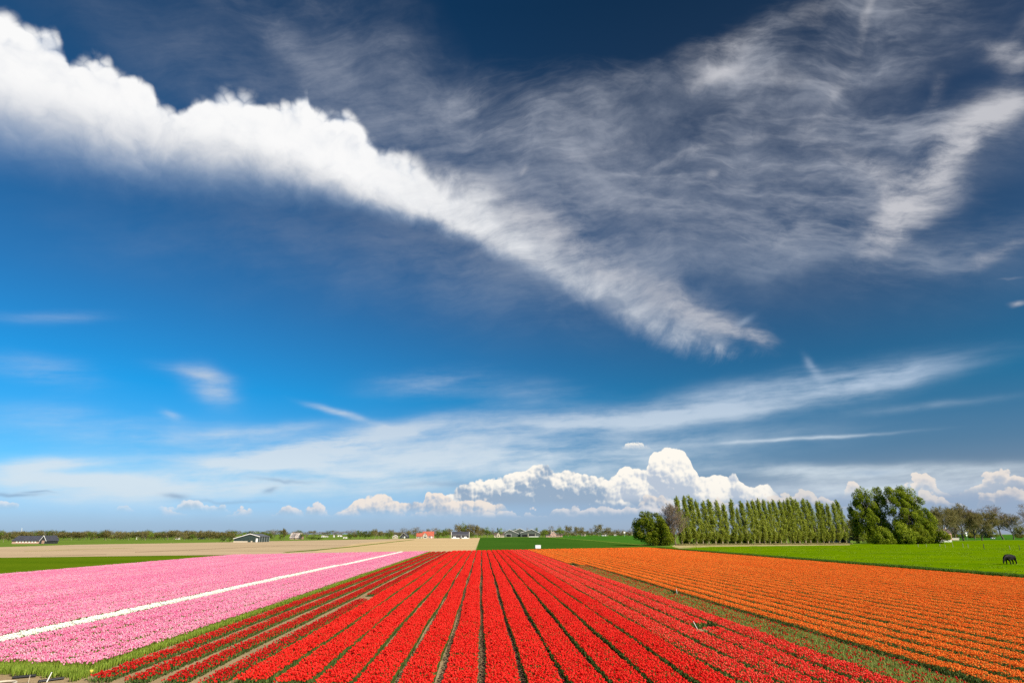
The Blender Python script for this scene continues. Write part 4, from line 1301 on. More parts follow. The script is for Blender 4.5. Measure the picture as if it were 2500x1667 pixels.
def far_tree(x, y, h, w, kind, label, group, i):
    t = thing('tree', (x, y, 0), label, 'tree', group, TR_RNG.uniform(0, 6.28))
    tm, cm = FAR[kind][i % len(FAR[kind])]
    t.scale = (w / 7, w / 7, h / 10)
    link(bpy.data.objects.new('trunk', tm), t)
    link(bpy.data.objects.new('crown', cm), t)


def along(a, b, t):
    return a[0] + (b[0] - a[0]) * t, a[1] + (b[1] - a[1]) * t


# near the farms: one entry per tree that can be made out (place, height, crown width, kind, what it stands by)
SINGLE = [
 (-318.3, 435.6, 5.5, 4.4, 'b', 'at the left picture edge behind the black roofed barn'),
 (-349.3, 482.6, 6.3, 3.0, 'c', 'rising over the far left tree line'),
 (-345.1, 482.4, 5.8, 5.4, 'b', 'left of the wind turbine'),
 (-296.7, 570.5, 7.6, 5.8, 'b', 'beside the fresh green tree in the left tree line'),
 (-283.2, 552.4, 7.8, 4.9, 'l', 'in the middle of the left tree line'),
 (-322.8, 610.3, 7.4, 7.0, 'r', 'in the left tree line near the pale mast'),
 (-254.9, 568.5, 5.9, 5.8, 'g', 'standing in front of the left tree line'),
 (-246.1, 534.3, 4.8, 3.4, 'b', 'alone in the green strip'),
 (-178.8, 450.5, 6.8, 4.6, 'b', 'left of the green barn'),
 (-172.5, 428.6, 4.9, 3.8, 'd', 'left of the green barn at its foot'),
 (-174.8, 450.3, 7.1, 4.3, 'b', 'behind the left corner of the green barn'),
 (-167.8, 428.4, 4.4, 3.3, 'd', 'close to the green barn corner'),
 (-197.9, 531.9, 7.1, 5.4, 'l', 'behind the green barn roof'),
 (-187.8, 531.4, 7.4, 6.1, 'l', 'above the green barn ridge'),
 (-174.6, 515.4, 7.1, 5.3, 'l', 'behind the right end of the green barn'),
 (-171.3, 515.2, 8.0, 4.9, 'g', 'right of the green barn'),
 (-183.7, 565.0, 9.6, 5.8, 'r', 'between green barn and the tall thin tree'),
 (-174.2, 530.8, 5.5, 3.4, 'g', 'low beside the green barn'),
 (-175.4, 564.6, 8.3, 5.1, 'g', 'at foot of the tall thin tree'),
 (-166.1, 530.4, 5.5, 4.1, 'l', 'left of the tall thin tree'),
 (-189.2, 648.1, 9.1, 5.8, 'r', 'in front of the pale roofed house'),
 (-182.1, 647.7, 7.5, 5.4, 'g', 'right of the pale roofed house'),
 (-177.5, 647.5, 7.1, 5.0, 'r', 'by the low hedge'),
 (-160.6, 602.4, 3.3, 10.1, 'h', 'as a hedge right of the pale roofed house'),
 (-154.8, 602.2, 2.9, 9.3, 'h', 'as a hedge end near the meadow'),
 (-219.7, 833.4, 8.2, 7.5, 'r', 'in the far line over the hedge'),
 (-211.7, 833.0, 8.7, 8.6, 'r', 'far behind the hedge end'),
 (-223.5, 920.9, 8.5, 8.9, 'r', 'in the far line left of white sheds'),
 (-211.7, 920.3, 10.1, 11.8, 'r', 'wide in the far line near white sheds'),
 (-225.7, 1029.1, 9.5, 9.3, 'r', 'left of the round green tree'),
 (-143.0, 697.2, 8.1, 9.0, 'h', 'first of the farm grove on its left end'),
 (-138.9, 697.0, 6.8, 5.4, 'b', 'beside the first grove tree'),
 (-133.6, 696.8, 9.4, 8.1, 'g', 'second crown of the farm grove'),
 (-126.8, 696.5, 9.8, 8.1, 'd', 'dark in the farm grove'),
 (-121.5, 696.2, 9.4, 7.2, 'g', 'in the middle of the farm grove'),
 (-112.9, 669.1, 10.9, 5.6, 'b', 'tallest of the farm grove'),
 (-112.5, 695.8, 9.0, 7.2, 'b', 'on the right side of the farm grove'),
 (-107.5, 695.5, 8.1, 6.7, 'r', 'bare at the right end of the farm grove'),
 (-96.9, 668.3, 9.7, 8.2, 'h', 'alone between grove and black gabled house'),
 (-126.4, 1024.3, 16.4, 13.3, 'r', 'bare behind the black gabled house'),
 (-136.3, 1024.8, 9.5, 9.3, 'r', 'behind the small cream house'),
 (-96.3, 914.8, 15.8, 14.2, 'r', 'wide and bare left of the red roofed house'),
 (-82.8, 826.8, 8.7, 6.4, 'b', 'close to the red roofed house'),
 (-87.3, 1022.5, 15.1, 6.6, 'b', 'behind the red roofed house'),
 (-76.7, 1021.9, 15.8, 13.3, 'r', 'bare over the red roofs'),
 (-50.6, 753.2, 11.6, 6.8, 'g', 'right of the red roofed house'),
 (-50.4, 721.7, 6.0, 5.6, 'd', 'low right of the red roofed house'),
 (-45.8, 752.9, 7.4, 4.9, 'g', 'between red house and black barn'),
 (-47.0, 825.0, 13.2, 7.5, 'g', 'left of the black and white barn'),
 (-46.6, 912.4, 14.7, 9.5, 'b', 'over the left end of the black and white barn'),
 (-30.9, 824.2, 18.3, 10.7, 'b', 'left crown of the tall grove behind the black barn'),
 (-24.5, 823.9, 20.9, 10.7, 'g', 'highest crown behind the black and white barn'),
 (-17.0, 823.6, 19.9, 10.7, 'b', 'right of the highest grove crown'),
 (-9.5, 823.2, 17.8, 9.6, 'b', 'at the right of the tall grove'),
 (-5.3, 823.0, 16.3, 8.6, 'b', 'last crown of the tall grove'),
 (-13.2, 785.7, 8.5, 7.2, 'd', 'dark low tree at the end of the black barn'),
 (0.1, 910.1, 14.7, 7.1, 'b', 'just right of the tall grove'),
 (8.2, 960.7, 16.4, 13.8, 'g', 'round beside the cream stone house'),
 (18.0, 1017.4, 15.1, 6.6, 'r', 'behind the cream stone house'),
 (25.9, 1017.0, 15.1, 6.6, 'c', 'pointed behind the cream stone house'),
 (28.8, 959.7, 15.2, 6.9, 'l', 'left of the grey barns'),
 (48.7, 1333.5, 16.6, 7.0, 'r', 'over the first grey barn'),
 (69.6, 1332.5, 16.6, 7.0, 'g', 'between the barn gables'),
 (74.8, 1332.3, 15.7, 7.0, 'g', 'second between the barn gables'),
 (114.4, 1577.5, 20.6, 8.2, 'r', 'behind the right barn gable'),
 (114.8, 1330.4, 19.0, 8.7, 'g', 'behind the right eave of the barns'),
 (99.2, 978.4, 13.6, 10.2, 'l', 'bright beside the right grey barn'),
 (94.2, 967.5, 9.3, 7.6, 'h', 'low at the corner of the right grey barn'),
 (160.3, 1441.2, 24.7, 12.3, 'r', 'bare behind the brick house'),
 (142.9, 1148.7, 22.2, 7.5, 'r', 'tall behind the brick house gable'),
 (135.2, 1076.0, 16.4, 14.1, 'l', 'yellowish right of the brick house'),
 (170.9, 1231.0, 21.9, 14.5, 'b', 'with pale trunk right of the yellowish tree'),
 (208.2, 1368.9, 22.1, 12.6, 'b', 'left of the twin brown trees'),
 (230.1, 1437.9, 22.9, 15.1, 'b', 'one of the twin brown trees'),
 (253.6, 1436.7, 20.2, 12.3, 'r', 'right of the twin brown trees'),
 (274.3, 1460.7, 28.7, 21.1, 'b', 'largest on the right horizon'),
 (305.9, 1511.7, 22.9, 21.9, 'b', 'right of the largest horizon tree'),
 (373.5, 1726.3, 18.9, 18.2, 'r', 'on the horizon near the road sign'),
 (415.9, 1837.9, 19.8, 16.9, 'r', 'behind the road sign'),
 (460.1, 1920.1, 22.9, 22.8, 'r', 'on the horizon by the poles'),
 (485.4, 1918.9, 25.3, 22.8, 'b', 'beside the round olive tree'),
 (305.9, 1765.9, 15.9, 18.6, 'r', 'in the low horizon line')]
for i, (x, y, h, w, kind, where) in enumerate(SINGLE):
    far_tree(x, y, h, w, kind, WORD[kind] + ' ' + where, 'far trees round the farms', i)
for i in range(64):
    far_tree(*along((-266.17, 1308.33), (447.18, 1687.88), (i + TR_RNG.normal(0, 0.3)) / 64), TR_RNG.uniform(7, 13), TR_RNG.uniform(12, 20), 'ubuugu'[TR_RNG.integers(6)],
             'low olive tree in the hedge line behind the farms', 'hedge line behind the farms', i)
# the tall thin tree, half bare
tt = make_bare(61, 24, 8, 0.15, (0, 0), 0.35, m_twig_g, kids=(3, 2, 2, 2), ang=(30, 34, 34, 34), buds=m_far_b, per=3)
bare((-173.97, 564.58), 'tall thin half bare tree right of the green barn', tt, 0.42, 0.0, 'far trees round the farms')

# the long tree line on the left
k = 0
for row, (a, b, n, hh, ww) in enumerate([((-427.08, 566.21), (-233.94, 605.98), 56, 7.6, 7.6), ((-515.80, 683.46), (-259.14, 671.06), 44, 8.6, 9.5)]):
    for i in range(n):
        far_tree(*along(a, b, (i + 0.5 * row + TR_RNG.normal(0, 0.2)) / n), hh * TR_RNG.uniform(0.82, 1.18), ww * TR_RNG.uniform(0.8, 1.25), 'ububugub'[TR_RNG.integers(8)],
                 ['budding tree in the front row of the long left tree line', 'budding tree in the back row of the long left tree line'][row],
                 ['front row of the left tree line', 'back row of the left tree line'][row], k)
        k += 1
for i in range(84):
    far_tree(*along((-856.31, 2177.78), (554.79, 2109.62), (i + TR_RNG.normal(0, 0.25)) / 84), TR_RNG.uniform(11, 21), TR_RNG.uniform(18, 34), 'brurgu'[TR_RNG.integers(6)],
             'small hazy tree in the farthest line on the horizon', 'farthest trees on the horizon', i)

# ------------------------------------------------------------------ farm buildings
m_w_green = cladding_mat('green_sheet', (.020, .038, .032), 0.35)
m_w_grey = cladding_mat('grey_green_sheet', (.060, .072, .060), 0.4)
m_w_dark = cladding_mat('tarred_boards', (.030, .030, .034), 0.25)
m_white = plain_mat('white_paint', (.78, .76, .72), 0.5, 0.06)
m_cream = plain_mat('cream_render', (.50, .44, .34), 0.8, 0.12)
m_brick_p = brick_mat('pink_brick', (.46, .26, .20), (.40, .22, .17))
m_brick_r = brick_mat('red_brown_brick', (.36, .19, .13), (.30, .15, .10))
m_brick_c = brick_mat('cream_brick', (.52, .44, .32), (.44, .36, .25))
m_roof_k = cladding_mat('black_roof', (.045, .046, .058), 0.5, 'X', 0.03)
m_roof_g = cladding_mat('grey_roof', (.085, .090, .095), 0.6, 'Y', 0.03)
m_roof_r = cladding_mat('red_tiles', (.40, .090, .048), 0.35, 'X', 0.04)
m_roof_p = cladding_mat('pale_tiles', (.46, .39, .36), 0.35, 'X', 0.04)
m_roof_b = cladding_mat('brown_tiles', (.085, .060, .050), 0.35, 'X', 0.04)
m_glass = plain_mat('dark_glass', (.030, .036, .042), 0.15, 0.2, spec=0.6)
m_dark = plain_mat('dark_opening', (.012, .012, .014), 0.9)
m_wood = plain_mat('weathered_wood', (.34, .29, .22), 0.9, 0.2)
m_wood_d = plain_mat('dark_wood', (.060, .050, .040), 0.9, 0.2)
m_metal = plain_mat('galvanised_metal', (.42, .43, .44), 0.45, 0.08, metal=0.5)
m_black = plain_mat('black_plastic', (.018, .018, .020), 0.45, 0.1)
m_rubber = plain_mat('rubber', (.02, .02, .02), 0.8, 0.1)


def building(name, x0, x1, y, depth, eave, ridge, label, wall, roof, trim=None, along_x=False, eave_r=None, apex=0.5, over=0.35, cat='barn', rt=0.18):
    """walls and roof; gable towards the camera (-Y) unless along_x; returns the thing and a maker for fittings on the front"""
    w = x1 - x0
    t = thing(name, (x0, y, 0), label, cat, 'farm buildings')
    er = eave if eave_r is None else eave_r
    ax = w * apex
    if not along_x:
        MB().prism([(0, 0), (w, 0), (w, er), (ax, ridge), (0, eave)], 0, depth).build('wall', wall, t)
        s1, s2 = (ridge - eave) / ax, (ridge - er) / (w - ax)
        r = MB()
        r.prism([(-over, eave - s1 * over + 0.02), (ax, ridge + 0.02), (ax, ridge + rt + 0.02), (-over, eave - s1 * over + rt + 0.02)], -over, depth + over)
        r.prism([(ax, ridge + 0.02), (w + over, er - s2 * over + 0.02), (w + over, er - s2 * over + rt + 0.02), (ax, ridge + rt + 0.02)], -over, depth + over)
        ro = r.build('roof', roof, t)
        if trim:
            tw = 0.26 if w < 40 else 0.42
            MB().prism([(-over, eave - s1 * over - tw * .6), (ax, ridge - tw * .6), (ax, ridge + rt + 0.05), (-over, eave - s1 * over + rt + 0.05)], -over - 0.10, -over - 0.003).build('barge_board', trim, ro)
            MB().prism([(ax, ridge - tw * .6), (w + over, er - s2 * over - tw * .6), (w + over, er - s2 * over + rt + 0.05), (ax, ridge + rt + 0.05)], -over - 0.10, -over - 0.003).build('barge_board', trim, ro)
    else:
        d2 = depth / 2
        m = MB()
        vs = [(x, yy, z) for x in (0, w) for yy, z in ((0, 0), (depth, 0), (depth, eave), (d2, ridge), (0, eave))]
        m.add(vs, [(0, 1, 2, 3, 4), (9, 8, 7, 6, 5), (0, 4, 9, 5), (1, 6, 7, 2), (0, 5, 6, 1), (2, 7, 8, 3), (3, 8, 9, 4)]).build('wall', wall, t)
        s = (ridge - eave) / d2
        r = MB()
        for sg in (0, 1):
            ya, yb = (-over, d2) if sg == 0 else (depth + over, d2)
            za = eave - s * over + 0.02
            r.add([(x, yy, z + k) for x in (-over, w + over) for yy, z in ((ya, za), (yb, ridge + 0.02)) for k in (0, rt)],
                  [(0, 1, 3, 2), (4, 6, 7, 5), (0, 4, 5, 1), (2, 3, 7, 6), (1, 5, 7, 3), (0, 2, 6, 4)])
        ro = r.build('roof', roof, t)
        if trim:
            for xe in (-over - 0.12, w + over + 0.003):
                q = MB()
                q.add([(xe + dx, yy, z) for dx in (0, 0.12) for yy, z in ((-over - .05, eave - s * over - .25), (d2, ridge - .2), (d2, ridge + rt + .1), (-over - .05, eave - s * over + rt + .1))],
                      [(0, 1, 2, 3), (7, 6, 5, 4), (0, 4, 5, 1), (1, 5, 6, 2), (2, 6, 7, 3), (3, 7, 4, 0)])
                q.build('barge_board', trim, ro)
    return t, ro


def opening(t, name, x0, x1, z0, z1, m, y=0.0, frame=None, fw=0.12):
    """a door or window let into the front wall, with its frame standing proud"""
    o = MB().box(x0, x1, y - 0.05, y + 0.05, z0, z1).build(name, m, t)
    if frame:
        f = MB()
        f.box(x0 - fw, x1 + fw, y - 0.09, y - 0.003, z1 + 0.002, z1 + fw)
        f.box(x0 - fw, x1 + fw, y - 0.09, y - 0.003, z0 - fw, z0 - 0.002)
        f.box(x0 - fw, x0 - 0.002, y - 0.09, y - 0.003, z0 - 0.001, z1 + 0.001)
        f.box(x1 + 0.002, x1 + fw, y - 0.09, y - 0.003, z0 - 0.001, z1 + 0.001)
        f.build('frame', frame, o)
    return o


def chimney(ro, x, y, z0, z1, m=m_brick_r, w=0.8):
    MB().box(x - w / 2, x + w / 2, y - w / 2, y + w / 2, z0, z1).box(x - w / 2 - .08, x + w / 2 + .08, y - w / 2 - .08, y + w / 2 + .08, z1 + .002, z1 + .2).build('chimney', m, ro)


# green barn with white trim, left
(a, y), (b, _) = (-165.11, 428.25), (-148.48, 427.45)
W_ = b - a
t, ro = building('barn', a, b, y, 20, 2.3, 5.3, 'dark green barn with white gable edges beside the ploughed field', m_w_green, m_roof_g, m_white, eave_r=3.6, apex=0.62)
opening(t, 'door', W_ - 2.2, W_ - 0.9, 0.1, 2.4, m_white)
MB().box(0.4, W_ * 0.58, -1.6, -1.4, 0, 0.75).build('low_wall', m_cream, t)
MB().box(W_ * 0.71, W_ * 0.76, -1.6, -1.0, 0, 0.9).build('low_wall', m_cream, t)
for k in range(5):
    MB().box(W_ + 0.003, W_ + 0.12, 0.2 + 4.8 * k, 0.55 + 4.8 * k, 0, 3.45).build('pilaster', m_metal, t)

# long black roofed barn, far left
(a, y), (b, _) = (-261.56, 364.29), (-245.83, 363.53)
t, ro = building('long_barn', a, b, y, 9, 1.7, 4.1, 'long low barn with black roof and brick wall at the far left', m_brick_p, m_roof_k, along_x=True)
for k in range(7):
    opening(t, 'window', 2.2 + (b - a - 4) * k / 7, 3.0 + (b - a - 4) * k / 7, 0.7, 1.4, m_white)
(a, y), (b, _) = (-245.49, 363.52), (-242.41, 363.37)
t, ro = building('gabled_shed', a, b, y - 0.5, 10, 1.9, 4.3, 'small shed with white gable edges at right end of the black roofed barn', m_w_dark, m_roof_k, m_white)
opening(t, 'door', 0.8, b - a - 0.8, 0.1, 1.8, m_brick_r)

# pale roofed house
(a, y), (b, _) = (-194.55, 648.33), (-183.76, 647.81)
t, ro = building('pale_roof_house', a, b, y, 11, 1.7, 6.0, 'brick house with broad pale tiled roof behind bare trees', m_brick_r, m_roof_p, along_x=True, cat='house')
for k in range(3):
    opening(t, 'window', 1.2 + 3.0 * k, 2.3 + 3.0 * k, 0.5, 1.4, m_glass, frame=m_white)
chimney(ro, 1.5, 5.5, 5.6, 6.9)

# black gabled farmhouse
(a, y), (b, _) = (-101.03, 782.85), (-91.93, 782.41)
t, ro = building('gabled_house', a, b, y, 22, 2.2, 6.4, 'black gabled farmhouse with pale gable edges left of the red roofs', m_w_dark, m_roof_k, m_cream, cat='house')
opening(t, 'window', 3.0, 4.6, 0.8, 2.0, m_glass, frame=m_white); opening(t, 'door', 5.4, 6.6, 0.1, 2.3, m_white)
(a, y), (b, _) = (-106.26, 755.86), (-100.41, 755.58)
t, ro = building('small_house', a, b, y, 7, 2.0, 4.0, 'small cream house beside the black gabled farmhouse', m_brick_c, m_roof_p, m_white, cat='house')
opening(t, 'window', 1.2, 2.4, 0.8, 1.8, m_glass)

# red roofed house
(a, y), (b, _) = (-74.58, 795.94), (-60.68, 795.27)
t, ro = building('red_roof_house', a, b, y, 10, 3.0, 8.0, 'house with bright red tiled roof and pink walls', m_brick_p, m_roof_r, along_x=True, cat='house')
g = MB().prism([(1.0, 0.0), (6.2, 0.0), (6.2, 3.8), (3.6, 6.6), (1.0, 3.8)], -1.2, 2.5).build('gable', m_cream, t)
MB().prism([(0.6, 3.35), (3.6, 6.62), (6.6, 3.35), (6.6, 3.6), (3.6, 6.9), (0.6, 3.6)], -1.5, 3.4).build('gable_roof', m_roof_r, t)
opening(t, 'window', 2.8, 4.4, 3.6, 5.0, m_glass, y=-1.2, frame=m_white)
opening(t, 'window', 2.0, 5.2, 0.9, 2.4, m_glass, y=-1.2, frame=m_white)
opening(t, 'window', 8.5, 10.0, 0.9, 2.3, m_glass, frame=m_white); opening(t, 'door', 11.0, 12.1, 0.1, 2.3, m_white)
chimney(ro, 10.5, 5.0, 7.6, 9.2)
(a, y), (b, _) = (-81.29, 789.01), (-74.15, 788.67)
t, ro = building('red_roof_annex', a, b, y - 0.5, 8, 2.4, 6.0, 'low red roofed annex left of the red roofed house', m_brick_c, m_roof_r, along_x=True, cat='house')
opening(t, 'window', 1.2, 2.6, 0.8, 1.9, m_glass, frame=m_white); opening(t, 'door', 4.0, 5.0, 0.1, 2.1, m_wood_d)

# black and white building
(a, y), (b, _) = (-34.91, 739.50), (-15.26, 738.55)
W_ = b - a
t, ro = building('black_white_barn', a, b, y, 12, 4.4, 7.6, 'long black barn with white ends and white base at the field edge', m_w_dark, m_roof_k, m_white, along_x=True)
for x in (-0.9, W_ + 0.55):
    MB().box(x, x + 0.35, -0.3, 0.4, 0, 7.2).build('end_pier', m_white, t)
MB().box(0.0, W_ * 0.46, -0.25, -0.05, 0, 1.0).box(W_ * 0.60, W_, -0.25, -0.05, 0, 1.0).build('base', m_white, t)
opening(t, 'window', W_ * .08, W_ * .24, 1.1, 2.3, m_white); opening(t, 'window', W_ * .74, W_ * .88, 1.1, 2.3, m_white)
opening(t, 'door', W_ * .53, W_ * .59, 0.1, 3.2, m_metal)
MB().box(-0.3, W_ + 0.3, -0.6, -0.42, 4.0, 4.35).build('gutter', m_metal, ro)

# cream stone house
(a, y), (b, _) = (19.80, 993.64), (35.65, 992.87)
W_ = b - a
t, ro = building('cream_house', a, b, y, 9, 3.6, 6.4, 'cream stone house left of the grey barns', m_brick_c, m_roof_b, along_x=True, cat='house')
MB().prism([(W_ * .26, 0), (W_ * .56, 0), (W_ * .56, 4.2), (W_ * .41, 7.2), (W_ * .26, 4.2)], -0.8, 2.0).build('gable', m_brick_c, t)
for k in range(5):
    if k != 2: opening(t, 'window', W_ * (.08 + .19 * k), W_ * (.08 + .19 * k) + 1.2, 1.2, 2.8, m_glass)
opening(t, 'window', W_ * .36, W_ * .46, 1.4, 3.2, m_glass, y=-0.8)

# the three grey barns
for nm, pa, pb, dy, ev, rd, apx, lab in [
        ('grey_barn', (60.33, 1184.74), (87.36, 1183.44), 30, 9.5, 15.0, .5, 'rear grey barn whose gable rises between the two front barns'),
        ('grey_barn', (38.86, 1123.36), (73.25, 1121.70), 0, 6.0, 12.2, .30, 'left grey green barn with open dark doorway'),
        ('grey_barn', (69.23, 1121.90), (104.72, 1120.18), -3, 7.0, 12.8, .56, 'right grey barn with open front and white gable edges')]:
    W_ = pb[0] - pa[0]
    er = 2.6 if lab.startswith('left') else (6.0 if lab.startswith('right') else ev)
    t, ro = building(nm, pa[0], pb[0], pa[1] + dy, 26, ev, rd, lab, m_w_grey, m_roof_g, m_white, eave_r=er, apex=apx, over=0.7, rt=0.3)
    if lab.startswith('left'):
        opening(t, 'doorway', W_ * .14, W_ * .40, 0.05, 5.0, m_dark, frame=m_white, fw=0.3)
        MB().box(W_ + 0.01, W_ + 0.4, -0.4, 0.2, 0, 2.4).build('corner_post', m_white, t)
    if lab.startswith('right'):
        opening(t, 'doorway', W_ * .42, W_ * .72, 0.05, 4.8, m_dark)
        opening(t, 'doorway', W_ * .08, W_ * .34, 0.05, 4.2, m_dark)
        for q in (.37, .40, .745): MB().box(W_ * q, W_ * q + 0.45, -0.35, -0.06, 0, 6.0).build('post', m_cream, t)
        MB().box(W_ * .42, W_ * .90, -3.0, -2.4, 0, 1.0).build('low_wall', m_white, t)

# brick house with two gables
(a, y), (b, _) = (116.86, 1063.42), (126.59, 1062.95)
t, ro = building('brick_house', a, b, y, 14, 5.0, 9.6, 'pinkish brick house with steep white edged gables right of the barns', m_brick_p, m_roof_b, m_white, cat='house')
opening(t, 'window', 1.6, 3.0, 1.0, 2.8, m_glass, frame=m_white); opening(t, 'window', 5.4, 6.8, 1.0, 2.8, m_glass, frame=m_white); opening(t, 'window', 3.4, 4.8, 5.0, 6.6, m_glass, frame=m_white)
chimney(ro, 2.0, 4.0, 7.2, 10.6, m_cream, 1.0)
(a, y), (b, _) = (130.19, 1090.14), (141.25, 1089.61)
t, ro = building('brick_annex', a, b, y + 2, 12, 3.0, 5.6, 'brick annex right of the steep gabled house', m_brick_r, m_roof_b, along_x=True, cat='house')
opening(t, 'window', 2.2, 3.6, 0.8, 2.0, m_glass, frame=m_white)
(a, y), (b, _) = (107.87, 1050.68), (115.08, 1050.33)
t, ro = building('brick_annex', a, b, y - 1, 8, 2.4, 4.0, 'low pink brick annex left of the steep gabled house', m_brick_p, m_roof_b, along_x=True, cat='house')
opening(t, 'window', 1.6, 2.8, 0.7, 1.8, m_glass, frame=m_white)

# pink brick house, right
(a, y), (b, _) = (402.71, 536.72), (415.71, 536.10)
W_ = b - a
t, ro = building('pink_house', a, b, y, 9, 6.2, 9.6, 'pink brick house behind the white fence on the right', m_brick_p, m_roof_b, along_x=True, cat='house')
opening(t, 'window', W_ * .52, W_ * .64, 3.3, 5.6, m_glass, frame=m_white, fw=0.25)
opening(t, 'window', W_ * .24, W_ * .36, 3.3, 5.6, m_glass, frame=m_white, fw=0.25)
opening(t, 'door', W_ * .46, W_ * .86, 0.1, 2.9, m_wood_d)
MB().box(W_ + .3, W_ + 6.5, 0.5, 3.5, 0, 1.6).build('annex', m_cream, t)
MB().prism([(W_ + .0, 1.6), (W_ + 6.8, 1.6), (W_ + 6.8, 1.85), (W_ + .0, 1.85)], 0.2, 3.8).build('annex_roof', m_white, t)
chimney(ro, W_ * .93, 4.5, 8.9, 10.9, m_cream, 1.0)

# farmhouse half hidden between poplars and big trees
(a, y), (b, _) = (213.41, 359.45), (224.44, 358.92)
W_ = b - a
t, ro = building('dark_roof_house', a, b, y + 14, 10, 2.9, 8.4, 'farmhouse with dark roof half hidden behind the last poplar', m_brick_c, m_roof_b, along_x=True, cat='house')
opening(t, 'doorway', W_ * .50, W_ * .78, 0.05, 2.5, m_dark, frame=m_cream)
opening(t, 'window', W_ * .20, W_ * .32, 0.9, 2.0, m_glass, frame=m_white)

# small green barn at the right
(a, y), (b, _) = (1248.32, 1466.20), (1267.19, 1465.29)
t, ro = building('green_shed', a, b, y + 30, 18, 8.0, 12.6, 'small dark green barn with pale gable edges behind the leaning bare tree', m_w_green, m_roof_k, m_cream, over=0.6, rt=0.3)
opening(t, 'door', (b - a) * .35, (b - a) * .65, 0.1, 5.0, m_w_dark)

# little white sheds along the far road
for lab, p, w, h in [('small white shed in the far meadow, leftmost of the sheds', (-269.62, 1082.09), 4.5, 2.6), ('low white shed right of the leftmost far shed', (-263.37, 1081.79), 4.0, 2.2),
                     ('tall narrow white shed in the far meadow', (-244.74, 1054.85), 2.2, 3.6), ('white roofed shed on the far bank', (-283.69, 1271.12), 8.0, 3.0),
                     ('white shed beside the first grove tree', (-168.77, 786.12), 4.4, 1.6), ('cream shed on the horizon right of the twin brown trees', (277.02, 1696.10), 12.0, 5.0),
                     ('white low house on the horizon right of the largest tree', (332.63, 1693.41), 12.0, 5.0), ('tiny white shed on the horizon near the road sign', (421.68, 1967.12), 7.0, 5.0),
                     ('small white shed in the left tree line', (-313.35, 663.73), 3.4, 1.6), ('cream shed at the right of the left tree line', (-293.37, 672.71), 5.0, 1.5)]:
    t, ro = building('shed', p[0] - w / 2, p[0] + w / 2, p[1], w * .8, h * .6, h, lab, m_white if 'cream' not in lab else m_cream, m_roof_p, along_x=True, cat='shed', over=0.15, rt=0.1)
    opening(t, 'door', w * .4, w * .6, 0.05, h * .5, m_dark)

# ------------------------------------------------------------------ wind turbine
tp = (-2841.07, 4020.24)
t = thing('wind_turbine', (tp[0], tp[1], 0), 'white wind turbine rising behind the far left tree line', 'wind turbine')
hub = 12.77
MB().tube((0, 0, 0), (0, 0, hub), 1.6, 0.9, 12).build('tower', m_white, t)
MB().box(-1.0, 1.0, -2.0, 3.2, hub - 1.0, hub + 1.0).build('nacelle', m_white, t)
MB().tube((0, -3.0, hub), (0, -2.0, hub), 0.5, 1.1, 10).build('hub', m_white, t)
for ang in (98, -10, 218):
    c, s = math.cos(math.radians(ang)), math.sin(math.radians(ang))
    Lb = 29.87
    bl = MB()
    pts = [(0.0, .9), (0.2, 2.4), (0.6, 1.6), (1.0, .4)]
    prev = None
    for (u, wd) in pts:
        p = Vector((c * u * Lb, -2.5, hub + s * u * Lb)); n_ = Vector((-s, 0.12, c)) * wd
        ring = [p - n_, p + Vector((0, -0.25, 0)), p + n_, p + Vector((0, 0.25, 0))]
        if prev:
            bl.add(prev + ring, [(i, (i + 1) % 4, (i + 1) % 4 + 4, i + 4) for i in range(4)])
        prev = ring
    bl.build('blade', m_white, t)

# ------------------------------------------------------------------ things in the fields
# white box cart at the far end of the beds
cx, cy = (20.13, 225.44)
t = thing('box_cart', (cx, cy, 0), 'white box trailer standing at the far end of the tulip beds', 'trailer')
MB().box(-0.95, 0.95, -1.5, 1.5, 0.42, 1.42).box(-1.0, 1.0, -1.55, 1.55, 1.422, 1.5).build('body', m_white, t)
MB().box(-0.9, 0.9, -1.45, 1.45, 0.28, 0.418).build('chassis', m_metal, t)
for sx in (-1, 1):
    w = MB().tube((sx * 0.80, 0.2, 0.26), (sx * 0.98, 0.2, 0.26), 0.26, n=14).build('wheel', m_rubber, t)
    MB().tube((sx * 0.981, 0.2, 0.26), (sx * 1.0, 0.2, 0.26), 0.13, n=10).build('rim', m_metal, w)
MB().bar((-0.96, -0.8, 0.36), (-1.55, -0.8, 0.12), 0.07).bar((-0.96, -0.4, 0.36), (-1.55, -0.8, 0.12), 0.06).build('drawbar', m_metal, t)
MB().tube((-1.5, -0.8, 0.0), (-1.5, -0.8, 0.6), 0.035).build('prop_stand', m_metal, t)
MB().bar((-1.05, -1.2, 0.9), (-1.30, -1.2, 1.15), 0.05).bar((-1.30, -1.2, 1.15), (-1.30, -0.8, 1.15), 0.05).build('handle', m_w_dark, t)

# gate and fences on the right
(ax_, y), (bx_, _) = (226.70, 368.58), (232.86, 368.28)
W_ = bx_ - ax_
t = thing('field_gate', (ax_, y - 4, 0), 'pale five-bar gate in front of the big tree pair', 'gate')
MB().box(0, .22, 0, .22, 0, 2.3).build('post', m_wood, t); MB().box(W_ - .22, W_, 0, .22, 0, 2.3).build('post', m_wood, t)
for k in range(4):
    MB().box(.225, W_ - .225, .05, .17, .45 + .5 * k, .62 + .5 * k).build('rail', m_wood, t)
MB().bar((.4, .02, .5), (W_ - .4, .02, 2.0), .12, .06).build('brace', m_wood, t)

